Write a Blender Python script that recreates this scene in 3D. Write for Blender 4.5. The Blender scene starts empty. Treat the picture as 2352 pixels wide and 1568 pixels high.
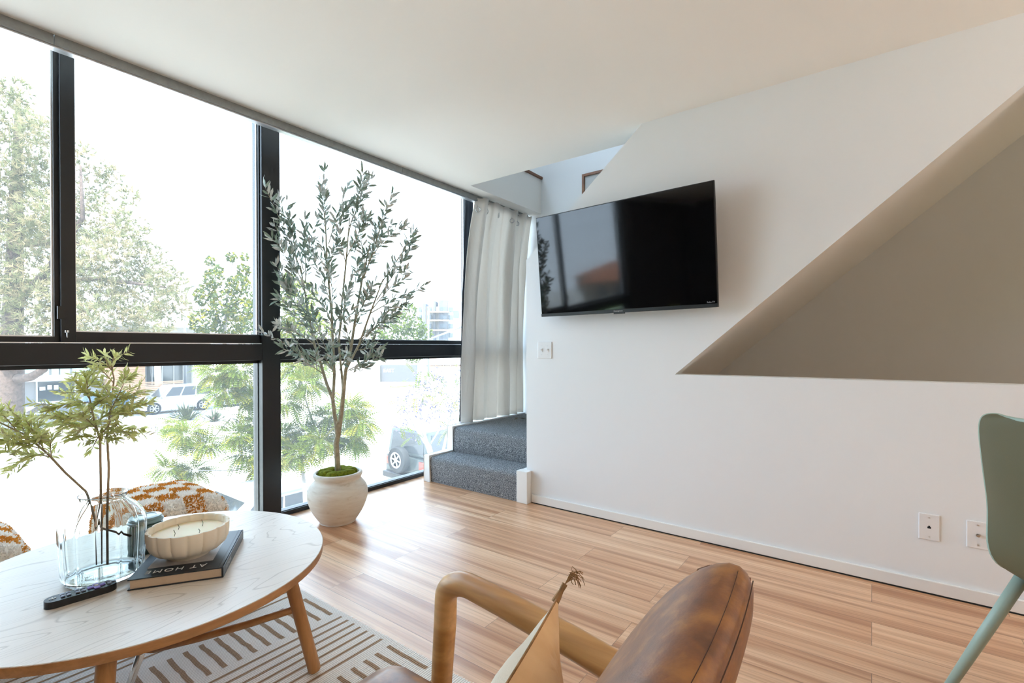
import bpy, math, random
from math import pi, sin, cos, radians, sqrt
from mathutils import Vector, Matrix
from mathutils.geometry import tessellate_polygon
rnd = random.Random(7)
S = bpy.context.scene
COL = S.collection
# ------------------------------------------------------------------ camera
CAM = Vector((0, 0, 1.1))
F_PX, YAW, PITCH, ROLL, CY = 1110.563, radians(36.6624), radians(-0.26996), radians(-0.14625), 18.743
FW = Vector((cos(YAW)*cos(PITCH), sin(YAW)*cos(PITCH), sin(PITCH)))
_r = FW.cross(Vector((0, 0, 1))).normalized(); _u = _r.cross(FW)
RT = _r*cos(ROLL) + _u*sin(ROLL); UP = _u*cos(ROLL) - _r*sin(ROLL)
cd = bpy.data.cameras.new('camera'); cam = bpy.data.objects.new('camera', cd); COL.objects.link(cam)
M = Matrix((RT, UP, -FW)).transposed().to_4x4(); M.translation = CAM
cam.matrix_world = M
cd.sensor_width = 36; cd.lens = 36*F_PX/2352; cd.shift_y = CY/2352; cd.clip_start = .02; cd.clip_end = 2000
S.camera = cam

def W(u, v, t):
    """a point at depth t metres in front of the camera, in the direction of photo pixel u, v"""
    return CAM + (FW + RT*((u-1176)/F_PX) + UP*((784+CY-v)/F_PX))*t
def G(u, t, z=-3.3):
    """a point on the street at depth t"""
    p = W(u, 797, t); return Vector((p.x, p.y, z))

# ------------------------------------------------------------------ materials
def lin(c):
    return tuple(((x/255)/12.92 if x/255 <= .04045 else ((x/255+.055)/1.055)**2.4) for x in c) + (1,)
class NT:
    def __init__(s, name):
        s.m = bpy.data.materials.new(name); s.m.use_nodes = True
        s.t = s.m.node_tree; s.b = s.t.nodes['Principled BSDF']; s.out = s.t.nodes['Material Output']
    def n(s, typ, props=None, **inp):
        nd = s.t.nodes.new('ShaderNode'+typ)
        for k, v in (props or {}).items(): setattr(nd, k, v)
        for k, v in inp.items():
            s.set(nd, k, v)
        return nd
    def set(s, nd, k, v):
        k = k.replace('_', ' ')
        sock = nd.inputs[int(k[1:])] if k[0] == 'i' and k[1:].isdigit() else nd.inputs[k]
        if isinstance(v, bpy.types.NodeSocket): s.t.links.new(v, sock)
        else: sock.default_value = v
    def co(s, scale=(1, 1, 1), rot=(0, 0, 0), loc=(0, 0, 0), kind='Object'):
        tc = s.n('TexCoord'); mp = s.n('Mapping', Vector=tc.outputs[kind])
        mp.inputs['Scale'].default_value = scale; mp.inputs['Rotation'].default_value = rot; mp.inputs['Location'].default_value = loc
        return mp.outputs[0]
    def noise(s, vec, scale, detail=2, rough=.5, dist=0):
        return s.n('TexNoise', Vector=vec, Scale=scale, Detail=detail, Roughness=rough, Distortion=dist).outputs['Fac']
    def ramp(s, fac, stops):
        r = s.n('ValToRGB', Fac=fac); e = r.color_ramp.elements
        while len(e) < len(stops): e.new(.5)
        for el, (p, c) in zip(e, stops): el.position = p; el.color = c if len(c) == 4 else tuple(c)+(1,)
        return r.outputs[0]
    def mix(s, f, a, b, mode='MIX'):
        nd = s.n('Mix', {'data_type': 'RGBA', 'blend_type': mode})
        s.set(nd, 'i0', f); s.set(nd, 'i6', a); s.set(nd, 'i7', b); return nd.outputs[2]
    def math(s, op, a, b=0.0, c=0.0):
        nd = s.n('Math', {'operation': op}); s.set(nd, 'i0', a); s.set(nd, 'i1', b); s.set(nd, 'i2', c); return nd.outputs[0]
    def bump(s, h, strength=.3, dist=.005):
        s.set(s.b, 'Normal', s.n('Bump', Strength=strength, Distance=dist, Height=h).outputs[0])
def pm(name, col, rough=.5, metal=0, spec=.5, bump=None, vary=None, trans=0, ior=1.45, sub=0, coat=0):
    m = NT(name); b = m.b
    c = lin(col) if max(col[:3]) > 1.001 else tuple(col)[:3]+(1,)
    b.inputs['Base Color'].default_value = c; b.inputs['Roughness'].default_value = rough
    b.inputs['Metallic'].default_value = metal; b.inputs['Specular IOR Level'].default_value = spec
    b.inputs['Transmission Weight'].default_value = trans; b.inputs['IOR'].default_value = ior
    b.inputs['Coat Weight'].default_value = coat
    if sub:
        b.inputs['Subsurface Weight'].default_value = sub; b.inputs['Subsurface Scale'].default_value = .01
    if vary:
        sc, amt = vary[:2]
        f = m.noise(m.co(), sc, 4, .6)
        c2 = tuple(x*(1-amt) for x in c[:3])+(1,); c3 = tuple(min(1, x*(1+amt)) for x in c[:3])+(1,)
        m.set(b, 'Base Color', m.ramp(f, [(.3, c2), (.7, c3)]))
    if bump:
        m.bump(m.noise(m.co(), bump[0], 4, .6), bump[1], bump[2] if len(bump) > 2 else .003)
    return m.m

def wood(name, dark, mid, light, axis=0, fine=60, rough=.42, line=None):
    m = NT(name); sc = [9, 9, 9]; sc[axis] = .7
    sc2 = [fine*2, fine*2, fine*2]; sc2[axis] = 3
    v = m.co(tuple(sc)); v2 = m.co(tuple(sc2))
    a = m.noise(v, 1.2, 3, .55, 1.0); g = m.noise(v2, 1, 3, .6)
    c = m.ramp(a, [(.3, lin(dark)), (.52, lin(mid)), (.75, lin(light))])
    c = m.mix(.35, c, m.ramp(g, [(.35, (.55, .5, .45)), (.6, (1, 1, 1))]), 'MULTIPLY')
    m.set(m.b, 'Base Color', c); m.b.inputs['Roughness'].default_value = rough
    m.bump(g, .08, .001)
    return m.m

MAT = {}
def mats():
    # painted plaster
    MAT['paint'] = pm('wall_paint', (.825, .848, .872), .62, spec=.3, bump=(90, .05))
    MAT['ceil'] = pm('ceiling_paint', (.88, .85, .80), .55, spec=.3, bump=(60, .04))
    MAT['trim'] = pm('white_trim_paint', (.84, .84, .83), .4)
    MAT['darkwall'] = pm('darkened_unseen_wall', (.10, .095, .09), .8)  # unseen walls coloured dark so the television mirrors a black room
    MAT['black'] = pm('black_steel_paint', (.012, .013, .016), .38, bump=(120, .05))
    MAT['grey_track'] = pm('brushed_grey_aluminium', (.30, .31, .30), .42, metal=.6, vary=(30, .12))
    MAT['silver'] = pm('silver_strip', (.75, .76, .78), .3, metal=.9)
    MAT['chrome'] = pm('brushed_chrome', (.68, .69, .70), .22, metal=1)
    MAT['rubber'] = pm('black_rubber', (.02, .02, .02), .8)
    MAT['plastic_black'] = pm('matte_black_plastic', (.016, .017, .019), .42)
    MAT['plate'] = pm('white_switch_plastic', (.82, .82, .83), .35)
    # window glass: clear, faint reflection, a thin white veil put in to stand for flare
    m = NT('window_glass'); t = m.t
    tr = m.n('BsdfTransparent', Color=(.97, .985, .98, 1)); gl = m.n('BsdfGlossy', Roughness=.01, Color=(.9, .95, 1, 1))
    hz = m.n('BsdfTranslucent', Color=(1, 1, 1, 1))
    fr = m.n('Fresnel', IOR=1.35)
    m1 = m.n('MixShader', i0=.026, i1=tr.outputs[0], i2=hz.outputs[0])
    m2 = m.n('MixShader', i0=m.math('MULTIPLY', fr.outputs[0], .6), i1=m1.outputs[0], i2=gl.outputs[0])
    t.links.new(m2.outputs[0], m.out.inputs[0]); MAT['glass'] = m.m
    # floor
    m = NT('wood_plank_floor')
    sp = m.n('SeparateXYZ', Vector=m.co()); X, Y = sp.outputs[0], sp.outputs[1]
    bv = m.n('CombineXYZ', i0=Y, i1=m.math('SUBTRACT', X, .127)).outputs[0]
    br = m.n('TexBrick', {'offset': .37, 'offset_frequency': 2}, Vector=bv, Color1=(0, 0, 0, 1), Color2=(1, 1, 1, 1), Mortar=(.5, .5, .5, 1), Scale=1,
             Mortar_Size=.0011, Mortar_Smooth=.1, Bias=0, Brick_Width=1.22, Row_Height=.1895)
    rn = m.n('SeparateColor', Color=br.outputs['Color']).outputs[0]
    off = m.math('MULTIPLY', rn, 37.0)
    sv = m.n('CombineXYZ', i0=m.math('ADD', m.math('MULTIPLY', Y, .55), off), i1=m.math('MULTIPLY', X, 17), i2=off).outputs[0]
    strip = m.noise(sv, 1, 3, .55, .3)
    gv = m.n('CombineXYZ', i0=m.math('MULTIPLY', Y, 4), i1=m.math('MULTIPLY', X, 130), i2=off).outputs[0]
    grain = m.noise(gv, 1, 3, .6)
    wv = m.n('CombineXYZ', i0=m.math('ADD', m.math('MULTIPLY', Y, .33), off), i1=m.math('MULTIPLY', X, 4.2), i2=off).outputs[0]
    wave = m.n('TexWave', {'wave_type': 'BANDS', 'bands_direction': 'Y'}, Vector=wv, Scale=3.2, Distortion=9, Detail=2.5, Detail_Scale=1.3).outputs['Fac']
    f = m.math('ADD', m.math('MULTIPLY', strip, .85), m.math('MULTIPLY', m.math('SUBTRACT', rn, .5), .13))
    c = m.ramp(f, [(.28, lin((180, 130, 94))), (.40, lin((208, 162, 125))), (.52, lin((226, 186, 150))), (.68, lin((240, 208, 174)))])
    c = m.mix(.34, c, m.ramp(wave, [(.0, (.62, .52, .47)), (.16, (1, 1, 1))]), 'MULTIPLY')
    c = m.mix(.34, c, m.ramp(grain, [(.33, (.62, .55, .50)), (.56, (1, 1, 1))]), 'MULTIPLY')
    c = m.mix(m.math('MULTIPLY', br.outputs['Fac'], .62), c, (.10, .06, .04, 1))
    m.set(m.b, 'Base Color', c); m.b.inputs['Roughness'].default_value = .32; m.b.inputs['Specular IOR Level'].default_value = .7
    h = m.math('SUBTRACT', m.math('MULTIPLY', grain, .4), br.outputs['Fac'])
    m.bump(h, .22, .0012); MAT['floor'] = m.m
    # pale ash tabletop
    m = NT('pale_ash_veneer')
    v = m.co((.75, 5.2, 1), (0, 0, radians(-38)), (3.1, 1.7, 0))
    fld = m.noise(v, 1.35, 1.5, .45, .35)
    ct = m.math('ABSOLUTE', m.math('SUBTRACT', m.math('FRACT', m.math('MULTIPLY', fld, 21.0)), .5))
    brk = m.noise(m.co((3, 18, 3), (0, 0, radians(-38))), 1, 2, .5)
    g = m.noise(m.co((5, 230, 5), (0, 0, radians(-38))), 1, 2, .5)
    c = m.mix(m.math('MULTIPLY', brk, .95), lin((226, 215, 203)), m.ramp(ct, [(0, lin((158, 140, 122))), (.085, lin((226, 215, 203)))]))
    c = m.mix(.16, c, m.ramp(g, [(.3, (.72, .68, .64)), (.55, (1, 1, 1))]), 'MULTIPLY')
    m.set(m.b, 'Base Color', c); m.b.inputs['Roughness'].default_value = .36
    MAT['ash'] = m.m
    MAT['oak'] = wood('warm_oak', (150, 100, 55), (178, 126, 76), (202, 152, 100), 2)
    MAT['oak_h'] = wood('warm_oak_edge', (152, 104, 62), (176, 126, 80), (196, 148, 100), 0)
    MAT['oak_arm'] = wood('honey_oak', (176, 126, 72), (208, 160, 102), (226, 184, 130), 1, 40, .34)
    MAT['frame_wood'] = wood('walnut_strip', (110, 70, 44), (140, 92, 60), (160, 112, 76), 0)
    # rug
    m = NT('cream_woven_rug')
    sp = m.n('SeparateXYZ', Vector=m.co())
    wy = m.math('SINE', m.math('MULTIPLY', sp.outputs[1], 2*pi/.0085))
    wx = m.math('SINE', m.math('MULTIPLY', sp.outputs[0], 2*pi/.013))
    c = m.ramp(m.math('ADD', m.math('MULTIPLY', wy, .5), .5), [(.0, lin((192, 180, 168))), (.30, lin((240, 235, 228))), (1, lin((244, 240, 234)))])
    m.set(m.b, 'Base Color', c); m.b.inputs['Roughness'].default_value = .9; m.b.inputs['Specular IOR Level'].default_value = .15
    m.bump(m.math('ADD', wy, m.math('MULTIPLY', wx, .4)), .28, .002); MAT['rug'] = m.m
    m = NT('tan_rug_yarn')
    sp = m.n('SeparateXYZ', Vector=m.co())
    wy = m.math('SINE', m.math('MULTIPLY', sp.outputs[1], 2*pi/.0085))
    c = m.ramp(m.math('ADD', m.math('MULTIPLY', wy, .5), .5), [(.0, lin((126, 94, 68))), (.4, lin((158, 128, 98))), (1, lin((172, 143, 112)))])
    m.set(m.b, 'Base Color', c); m.b.inputs['Roughness'].default_value = .9; m.bump(wy, .5, .002); MAT['rug_tan'] = m.m
    # stair carpet
    m = NT('speckled_grey_carpet'); v = m.co()
    a = m.noise(v, 270, 2, .55); b2 = m.noise(v, 160, 2, .6)
    c = m.ramp(a, [(.32, (.028, .031, .036)), (.46, (.115, .125, .138)), (.57, (.36, .372, .39)), (.68, (.66, .665, .67))])
    m.set(m.b, 'Base Color', c); m.b.inputs['Roughness'].default_value = .95; m.b.inputs['Specular IOR Level'].default_value = .1
    m.bump(m.math('ADD', a, b2), .9, .006); MAT['carpet'] = m.m
    # leather
    m = NT('distressed_brown_leather'); v = m.co()
    a = m.noise(m.co((1, 1, 2.4), (0, radians(35), 0)), 20, 4, .62, .25); b2 = m.noise(v, 70, 4, .65)
    c = m.ramp(a, [(.33, lin((104, 63, 36))), (.5, lin((130, 81, 44))), (.66, lin((160, 108, 54)))])
    c = m.mix(.22, c, m.ramp(b2, [(.35, (.6, .55, .5)), (.6, (1, 1, 1))]), 'MULTIPLY')
    m.set(m.b, 'Base Color', c); m.b.inputs['Roughness'].default_value = .37; m.b.inputs['Specular IOR Level'].default_value = .6
    m.bump(m.n('TexVoronoi', Vector=v, Scale=420).outputs[0], .08, .001); MAT['leather'] = m.m
    m = NT('tan_pillow_leather'); v = m.co()
    a = m.noise(v, 9, 3, .55, .5)
    m.set(m.b, 'Base Color', m.ramp(a, [(.3, lin((216, 170, 118))), (.7, lin((242, 208, 162)))])); m.b.inputs['Roughness'].default_value = .42
    m.bump(m.noise(m.co((1, 1, .5)), 14, 3, .5, 1.2), .35, .02); MAT['tan'] = m.m
    MAT['thread'] = pm('dark_brown_thread', (66, 40, 24), .8)
    MAT['linen'] = pm('cream_linen', (214, 200, 180), .9, spec=.2, bump=(420, .5, .002))
    MAT['jute'] = pm('jute_cord', (150, 116, 80), .9, vary=(40, .3))
    # curtains
    m = NT('light_grey_curtain_fabric'); v = m.co()
    cc = m.mix(.5, (.80, .79, .77, 1), m.ramp(m.noise(v, 400, 2), [(.3, (.76, .75, .735)), (.7, (.84, .83, .81))]))
    m.set(m.b, 'Base Color', cc); m.b.inputs['Roughness'].default_value = .8; m.b.inputs['Specular IOR Level'].default_value = .2
    m.bump(m.noise(m.co((1, 1, .25)), 22, 3, .5, .5), .25, .02)
    tl = m.n('BsdfTranslucent', Color=(.95, .88, .80, 1)); mx = m.n('MixShader', i0=.38, i1=m.b.outputs[0], i2=tl.outputs[0]); m.t.links.new(mx.outputs[0], m.out.inputs[0]); MAT['curtain'] = m.m
    MAT['lining'] = pm('dark_blackout_lining', (.035, .045, .065), .85)
    # ceramics
    m = NT('chalky_white_ceramic'); v = m.co((1, 1, 5))
    a = m.noise(v, 9, 5, .65, .4); b2 = m.noise(m.co(), 14, 3, .5)
    c = m.ramp(a, [(.28, lin((198, 186, 168))), (.42, lin((220, 213, 202))), (.7, lin((230, 226, 217)))])
    m.set(m.b, 'Base Color', c); m.b.inputs['Roughness'].default_value = .8; m.bump(m.noise(m.co((1, 1, 14)), 10, 4, .6), .3, .006); MAT['pot'] = m.m
    MAT['moss'] = pm('preserved_moss', (118, 124, 34), .95, spec=.1, vary=(60, .45), bump=(190, .9, .008))
    MAT['olive_bark'] = pm('olive_bark', (168, 160, 138), .85, vary=(40, .3), bump=(60, .5, .006))
    MAT['olive_leaf'] = pm('olive_leaf_top', (150, 168, 154), .55, spec=.35, vary=(16, .35))
    MAT['olive_leaf2'] = pm('olive_leaf_underside', (216, 220, 217), .7, spec=.25, vary=(16, .2))
    MAT['bowl'] = pm('matte_cream_ceramic', (240, 229, 211), .75, spec=.25)
    MAT['wax'] = pm('ivory_wax', (236, 216, 180), .5, sub=.4)
    MAT['wick'] = pm('cotton_wick', (120, 108, 92), .9)
    MAT['jar'] = pm('dark_green_glass', (.055, .10, .085), .12, spec=.6)
    MAT['jarlid'] = pm('blue_green_lid', (.20, .29, .30), .22)
    MAT['vase'] = pm('pale_aqua_glass', (.95, .986, .976), .0, trans=1, ior=1.45)
    MAT['stem'] = pm('taupe_stem', (172, 152, 126), .75)
    m = NT('sprig_leaf_green'); a = m.noise(m.co(), 26, 2)
    cc = m.ramp(a, [(.3, lin((178, 180, 104))), (.55, lin((222, 222, 156))), (.75, lin((238, 236, 194)))])
    m.set(m.b, 'Base Color', cc); m.b.inputs['Roughness'].default_value = .6
    tl = m.n('BsdfTranslucent', Color=cc); mx = m.n('MixShader', i0=.46, i1=m.b.outputs[0], i2=tl.outputs[0]); m.t.links.new(mx.outputs[0], m.out.inputs[0])
    MAT['sprig'] = m.m
    MAT['sprig_tip'] = pm('sprig_tip_pale', (206, 206, 168), .6)
    MAT['book'] = pm('navy_black_book_cloth', (.022, .027, .036), .38)
    MAT['paper'] = pm('page_edges', (206, 184, 160), .85, bump=(300, .3))
    MAT['bookpic'] = pm('grey_cover_picture', (176, 172, 172), .4, vary=(25, .25))
    MAT['white_ink'] = pm('white_ink', (.85, .85, .84), .5)
    MAT['button'] = pm('slate_blue_buttons', (.16, .19, .28), .4)
    MAT['dpad'] = pm('purple_button', (.20, .15, .55), .4)
    # pouf yarn
    MAT['yarn_white'] = pm('cream_wool_yarn', (252, 247, 240), .95, spec=.1)
    MAT['yarn_gold'] = pm('ochre_wool_yarn', (216, 152, 70), .95, spec=.1, vary=(50, .25))
    # tv
    m = NT('glossy_black_screen'); b = m.b
    b.inputs['Base Color'].default_value = (.002, .002, .0025, 1); b.inputs['Roughness'].default_value = .06; b.inputs['IOR'].default_value = 1.72
    MAT['screen'] = m.m
    MAT['tvgrey'] = pm('tv_logo_grey', (.45, .46, .48), .4)
    # dining chair
    MAT['sage'] = pm('shaded_sage_shell', (.112, .103, .054), .55, bump=(260, .1))  # dark olive: the shade on the sage shell is put into its colour
    MAT['mint'] = pm('mint_green_metal', (.33, .43, .37), .4)
    MAT['art'] = pm('pale_print', (196, 198, 198), .6, vary=(6, .06))
    # outside
    MAT['asphalt'] = pm('sunlit_asphalt', (.47, .46, .435), .9, vary=(.6, .08))
    MAT['concrete'] = pm('pale_concrete', (.50, .485, .455), .9, vary=(1.5, .08))
    MAT['soil'] = pm('mulch', (.20, .17, .14), .95, vary=(3, .3))
    MAT['lawn'] = pm('lawn_green', (.14, .21, .07), .95, vary=(5, .35))
    MAT['roadline'] = pm('road_paint', (.8, .79, .76), .8)
    def leaf(name, c, amt=.35, sc=1.2):
        m = NT(name); a = m.noise(m.co(), sc, 3, .6)
        c = lin(c)
        c1 = tuple(x*(1-amt) for x in c[:3])+(1,); c2 = tuple(min(1, x*(1+amt)) for x in c[:3])+(1,)
        cc = m.ramp(a, [(.3, c1), (.7, c2)])
        m.set(m.b, 'Base Color', cc); m.b.inputs['Roughness'].default_value = .7; m.b.inputs['Specular IOR Level'].default_value = .2
        tl = m.n('BsdfTranslucent', Color=cc)
        mx = m.n('MixShader', i0=.35, i1=m.b.outputs[0], i2=tl.outputs[0]); m.t.links.new(mx.outputs[0], m.out.inputs[0])
        return m.m
    MAT['pine'] = leaf('pine_needles', (112, 112, 78), .35, .5)
    MAT['pine2'] = leaf('pine_needles_tan', (142, 130, 98), .3, .5)
    MAT['leaf_lime'] = leaf('lime_green_leaves', (82, 96, 18), .3, 1.5)
    MAT['leaf_yellow'] = leaf('yellow_green_leaves', (108, 106, 24), .3, .8)
    MAT['leaf_mid'] = leaf('mid_green_leaves', (70, 82, 42), .3, .8)
    MAT['leaf_grey'] = leaf('grey_green_blades', (70, 76, 58), .3, 2)
    MAT['petal'] = leaf('lilac_petals', (112, 104, 128), .15, 2)
    MAT['bark'] = pm('tree_bark', (.080, .054, .043), .95, vary=(6, .4), bump=(14, .8, .05))
    MAT['bark_pale'] = pm('pale_bark', (.26, .23, .20), .9, vary=(5, .2))
    MAT['bwall'] = pm('grey_stucco', (.20, .20, .205), .9, vary=(.5, .06))
    MAT['bwall2'] = pm('pale_stucco', (.36, .35, .33), .9)
    m = NT('horizontal_wood_cladding'); sp = m.n('SeparateXYZ', Vector=m.co())
    w = m.math('FRACT', m.math('MULTIPLY', sp.outputs[2], 6.5)); a = m.noise(m.co((.3, .3, 9)), 2, 3)
    c = m.ramp(a, [(.3, lin((120, 92, 74))), (.7, lin((156, 126, 104)))])
    m.set(m.b, 'Base Color', m.mix(m.math('LESS_THAN', w, .12), c, (.06, .045, .035, 1))); m.b.inputs['Roughness'].default_value = .8; MAT['cladding'] = m.m
    MAT['shopglass'] = pm('dark_shop_glass', (.035, .045, .05), .08, spec=.7)
    MAT['greenglass'] = pm('green_glass_panel', (.20, .34, .31), .25)
    MAT['canopy'] = pm('white_canopy_metal', (.5, .5, .5), .5)
    MAT['carwhite'] = pm('white_car_paint', (.30, .30, .31), .25, coat=.5)
    MAT['cargrey'] = pm('grey_car_paint', (.09, .095, .10), .25, coat=.5)
    MAT['carblue'] = pm('blue_car_paint', (.05, .10, .16), .25, coat=.5)
    MAT['cardark'] = pm('dark_green_car_paint', (.035, .045, .042), .35, coat=.4)
    MAT['carglass'] = pm('tinted_car_glass', (.02, .024, .028), .06, spec=.6)
    MAT['tyre'] = pm('tyre_rubber', (.012, .012, .013), .8)
    MAT['rim'] = pm('pale_alloy', (.42, .42, .43), .35, metal=.5)
    MAT['lamp_red'] = pm('red_tail_lamp', (.35, .05, .03), .3)
    MAT['terracotta'] = pm('terracotta_roof', (.42, .16, .08), .85, vary=(3, .2))
    MAT['apt_white'] = pm('apartment_white', (.33, .33, .335), .8)
    MAT['apt_grey'] = pm('apartment_grey', (.10, .105, .12), .8)
    MAT['apt_tan'] = pm('apartment_tan', (.30, .24, .17), .8)
    MAT['apt_glass'] = pm('apartment_glass', (.08, .095, .11), .2)
    MAT['pole'] = pm('galvanised_pole', (.16, .17, .18), .5, metal=.3)
    MAT['orange'] = pm('orange_mesh', (.40, .17, .08), .8)
    MAT['cloth_dark'] = pm('dark_clothes', (.035, .035, .045), .9)
    MAT['cloth_blue'] = pm('blue_jeans', (.07, .09, .14), .9)
    MAT['sign_tan'] = pm('sign_tan_stucco', (.16, .145, .13), .85); MAT['sign_grey'] = pm('sign_grey_panel', (.085, .087, .095), .8)
    MAT['skin'] = pm('skin', (.30, .19, .14), .6)
mats()

# ------------------------------------------------------------------ mesh builder
ORG = {}
class MB:
    def __init__(s): s.v = []; s.f = []; s.mi = []
    def add(s, vs, fs, mi=0):
        o = len(s.v); s.v += [tuple(p) for p in vs]
        for f in fs: s.f.append(tuple(i+o for i in f)); s.mi.append(mi)
        return s
    def box(s, x0, x1, y0, y1, z0, z1, mi=0):
        return s.add([(x, y, z) for x in (x0, x1) for y in (y0, y1) for z in (z0, z1)],
                     [(0, 1, 3, 2), (4, 6, 7, 5), (0, 4, 5, 1), (2, 3, 7, 6), (0, 2, 6, 4), (1, 5, 7, 3)], mi)
    def hexa(s, bot, top, mi=0):
        n = len(bot)
        return s.add(list(bot)+list(top), [tuple(range(n))[::-1], tuple(range(n, 2*n))]+[(i, (i+1) % n, n+(i+1) % n, n+i) for i in range(n)], mi)
    def poly(s, outer, fn, a, b, hole=None, mi=0):
        """prism of a 2D outline (optional hole); fn(p, q, d) gives the point, d runs a..b"""
        loops = [outer]+([hole] if hole else [])
        flat = [p for l in loops for p in l]; n = len(flat)
        tris = tessellate_polygon([[Vector((p[0], p[1], 0)) for p in l] for l in loops])
        vs = [fn(p[0], p[1], a) for p in flat]+[fn(p[0], p[1], b) for p in flat]
        fs = [tuple(t) for t in tris]+[tuple(i+n for i in t)[::-1] for t in tris]
        o = 0
        for l in loops:
            k = len(l)
            fs += [(o+i, o+(i+1) % k, n+o+(i+1) % k, n+o+i) for i in range(k)]; o += k
        return s.add(vs, fs, mi)
    def tube(s, pts, rad, seg=8, mi=0, caps=True, flat=1.0):
        pts = [Vector(p) for p in pts]; n = len(pts)
        rs = rad if isinstance(rad, (list, tuple)) else [rad]*n
        up = None; vs = []
        for i, p in enumerate(pts):
            d = (pts[min(i+1, n-1)]-pts[max(i-1, 0)])
            d = d.normalized() if d.length > 1e-9 else Vector((0, 0, 1))
            if up is None:
                up = Vector((0, 0, 1)) if abs(d.z) < .9 else Vector((1, 0, 0))
            a = (up-d*up.dot(d)).normalized(); b = d.cross(a); up = a
            for k in range(seg):
                th = 2*pi*k/seg; vs.append(p+a*cos(th)*rs[i]*flat+b*sin(th)*rs[i])
        fs = []
        for i in range(n-1):
            for k in range(seg):
                k2 = (k+1) % seg; fs.append((i*seg+k, i*seg+k2, (i+1)*seg+k2, (i+1)*seg+k))
        if caps: fs += [tuple(range(seg))[::-1], tuple((n-1)*seg+k for k in range(seg))]
        return s.add(vs, fs, mi)
    def lathe(s, prof, c=(0, 0, 0), seg=48, mi=0, mod=None, close=False, axis='z', cap=True):
        vs = []
        for j, (r, z) in enumerate(prof):
            for k in range(seg):
                th = 2*pi*k/seg; q = r*(mod(th, j) if mod else 1)
                p = (q*cos(th), q*sin(th), z) if axis == 'z' else ((q*cos(th), z, q*sin(th)) if axis == 'y' else (z, q*cos(th), q*sin(th)))
                vs.append((c[0]+p[0], c[1]+p[1], c[2]+p[2]))
        n = len(prof); fs = []
        for j in range(n-1+(1 if close else 0)):
            j2 = (j+1) % n
            for k in range(seg):
                k2 = (k+1) % seg; fs.append((j*seg+k, j*seg+k2, j2*seg+k2, j2*seg+k))
        if not close and cap:
            if prof[0][0] > 1e-6: fs.append(tuple(range(seg))[::-1])
            if prof[-1][0] > 1e-6: fs.append(tuple((n-1)*seg+k for k in range(seg)))
        return s.add(vs, fs, mi)
    def rbox(s, c, size, r, n=8, mi=0, warp=None, mfn=None):
        """a box with generously rounded edges: a subdivided cube pulled onto its rounded form"""
        hx, hy, hz = size[0]/2, size[1]/2, size[2]/2; key = {}; vs = []; fs = []; ms = []
        def vid(p):
            k = tuple(round(x, 5) for x in p)
            if k not in key:
                q = Vector((p[0]*hx, p[1]*hy, p[2]*hz)); i = Vector((max(-hx+r, min(hx-r, q.x)), max(-hy+r, min(hy-r, q.y)), max(-hz+r, min(hz-r, q.z))))
                d = q-i
                if d.length > 1e-9: q = i+d.normalized()*r
                if warp: q = warp(q)
                key[k] = len(vs); vs.append((c[0]+q.x, c[1]+q.y, c[2]+q.z))
            return key[k]
        for ax in range(3):
            for sg in (-1, 1):
                for i in range(n):
                    for j in range(n):
                        quad = []
                        for (a, b) in ((i, j), (i+1, j), (i+1, j+1), (i, j+1)):
                            p = [0, 0, 0]; p[ax] = sg; p[(ax+1) % 3] = -1+2*a/n; p[(ax+2) % 3] = -1+2*b/n
                            quad.append(vid(p))
                        fs.append(tuple(quad) if sg > 0 else tuple(quad[::-1]))
                        ms.append(mi)
        o = len(s.v); s.v += vs
        for f, m in zip(fs, ms): s.f.append(tuple(i+o for i in f)); s.mi.append(m)
        return s
    def build(s, name, mat, parent=None, local=False, smooth=False, bevel=0, subsurf=0, struct=False, auto=None):
        me = bpy.data.meshes.new(name)
        o = bpy.data.objects.new(name, me)
        if parent is not None:
            off = (0, 0, 0) if local else ORG.get(parent.name, (0, 0, 0))
        elif struct or local: off = (0, 0, 0)
        else:
            xs = [p[0] for p in s.v]; ys = [p[1] for p in s.v]; zs = [p[2] for p in s.v]
            off = ((min(xs)+max(xs))/2, (min(ys)+max(ys))/2, min(zs))
        vs = [(p[0]-off[0], p[1]-off[1], p[2]-off[2]) for p in s.v]
        me.from_pydata(vs, [], s.f)
        for m in (mat if isinstance(mat, (list, tuple)) else [mat]): me.materials.append(MAT[m])
        me.polygons.foreach_set('material_index', s.mi)
        if smooth or auto: me.polygons.foreach_set('use_smooth', [True]*len(me.polygons))
        me.update()
        if auto: me.set_sharp_from_angle(angle=radians(auto))
        COL.objects.link(o)
        if parent is not None: o.parent = parent
        elif not struct: o.location = off
        ORG[o.name] = off
        if bevel:
            b = o.modifiers.new('bevel', 'BEVEL'); b.width = bevel; b.segments = 2; b.limit_method = 'ANGLE'; b.angle_limit = radians(40)
        if subsurf:
            b = o.modifiers.new('sub', 'SUBSURF'); b.levels = subsurf; b.render_levels = subsurf
        if struct and parent is None: o['kind'] = 'structure'
        return o
def thing(name, label, cat, loc=(0, 0, 0), rotz=0, group=None):
    o = bpy.data.objects.new(name, None); o.empty_display_size = .1; COL.objects.link(o)
    o.location = loc; o.rotation_euler = (0, 0, rotz); tag(o, label, cat, group); ORG[o.name] = tuple(loc); return o
def tag(o, label, cat, group=None, kind=None):
    o['label'] = label; o['category'] = cat
    if group: o['group'] = group
    if kind: o['kind'] = kind
    return o
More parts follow.
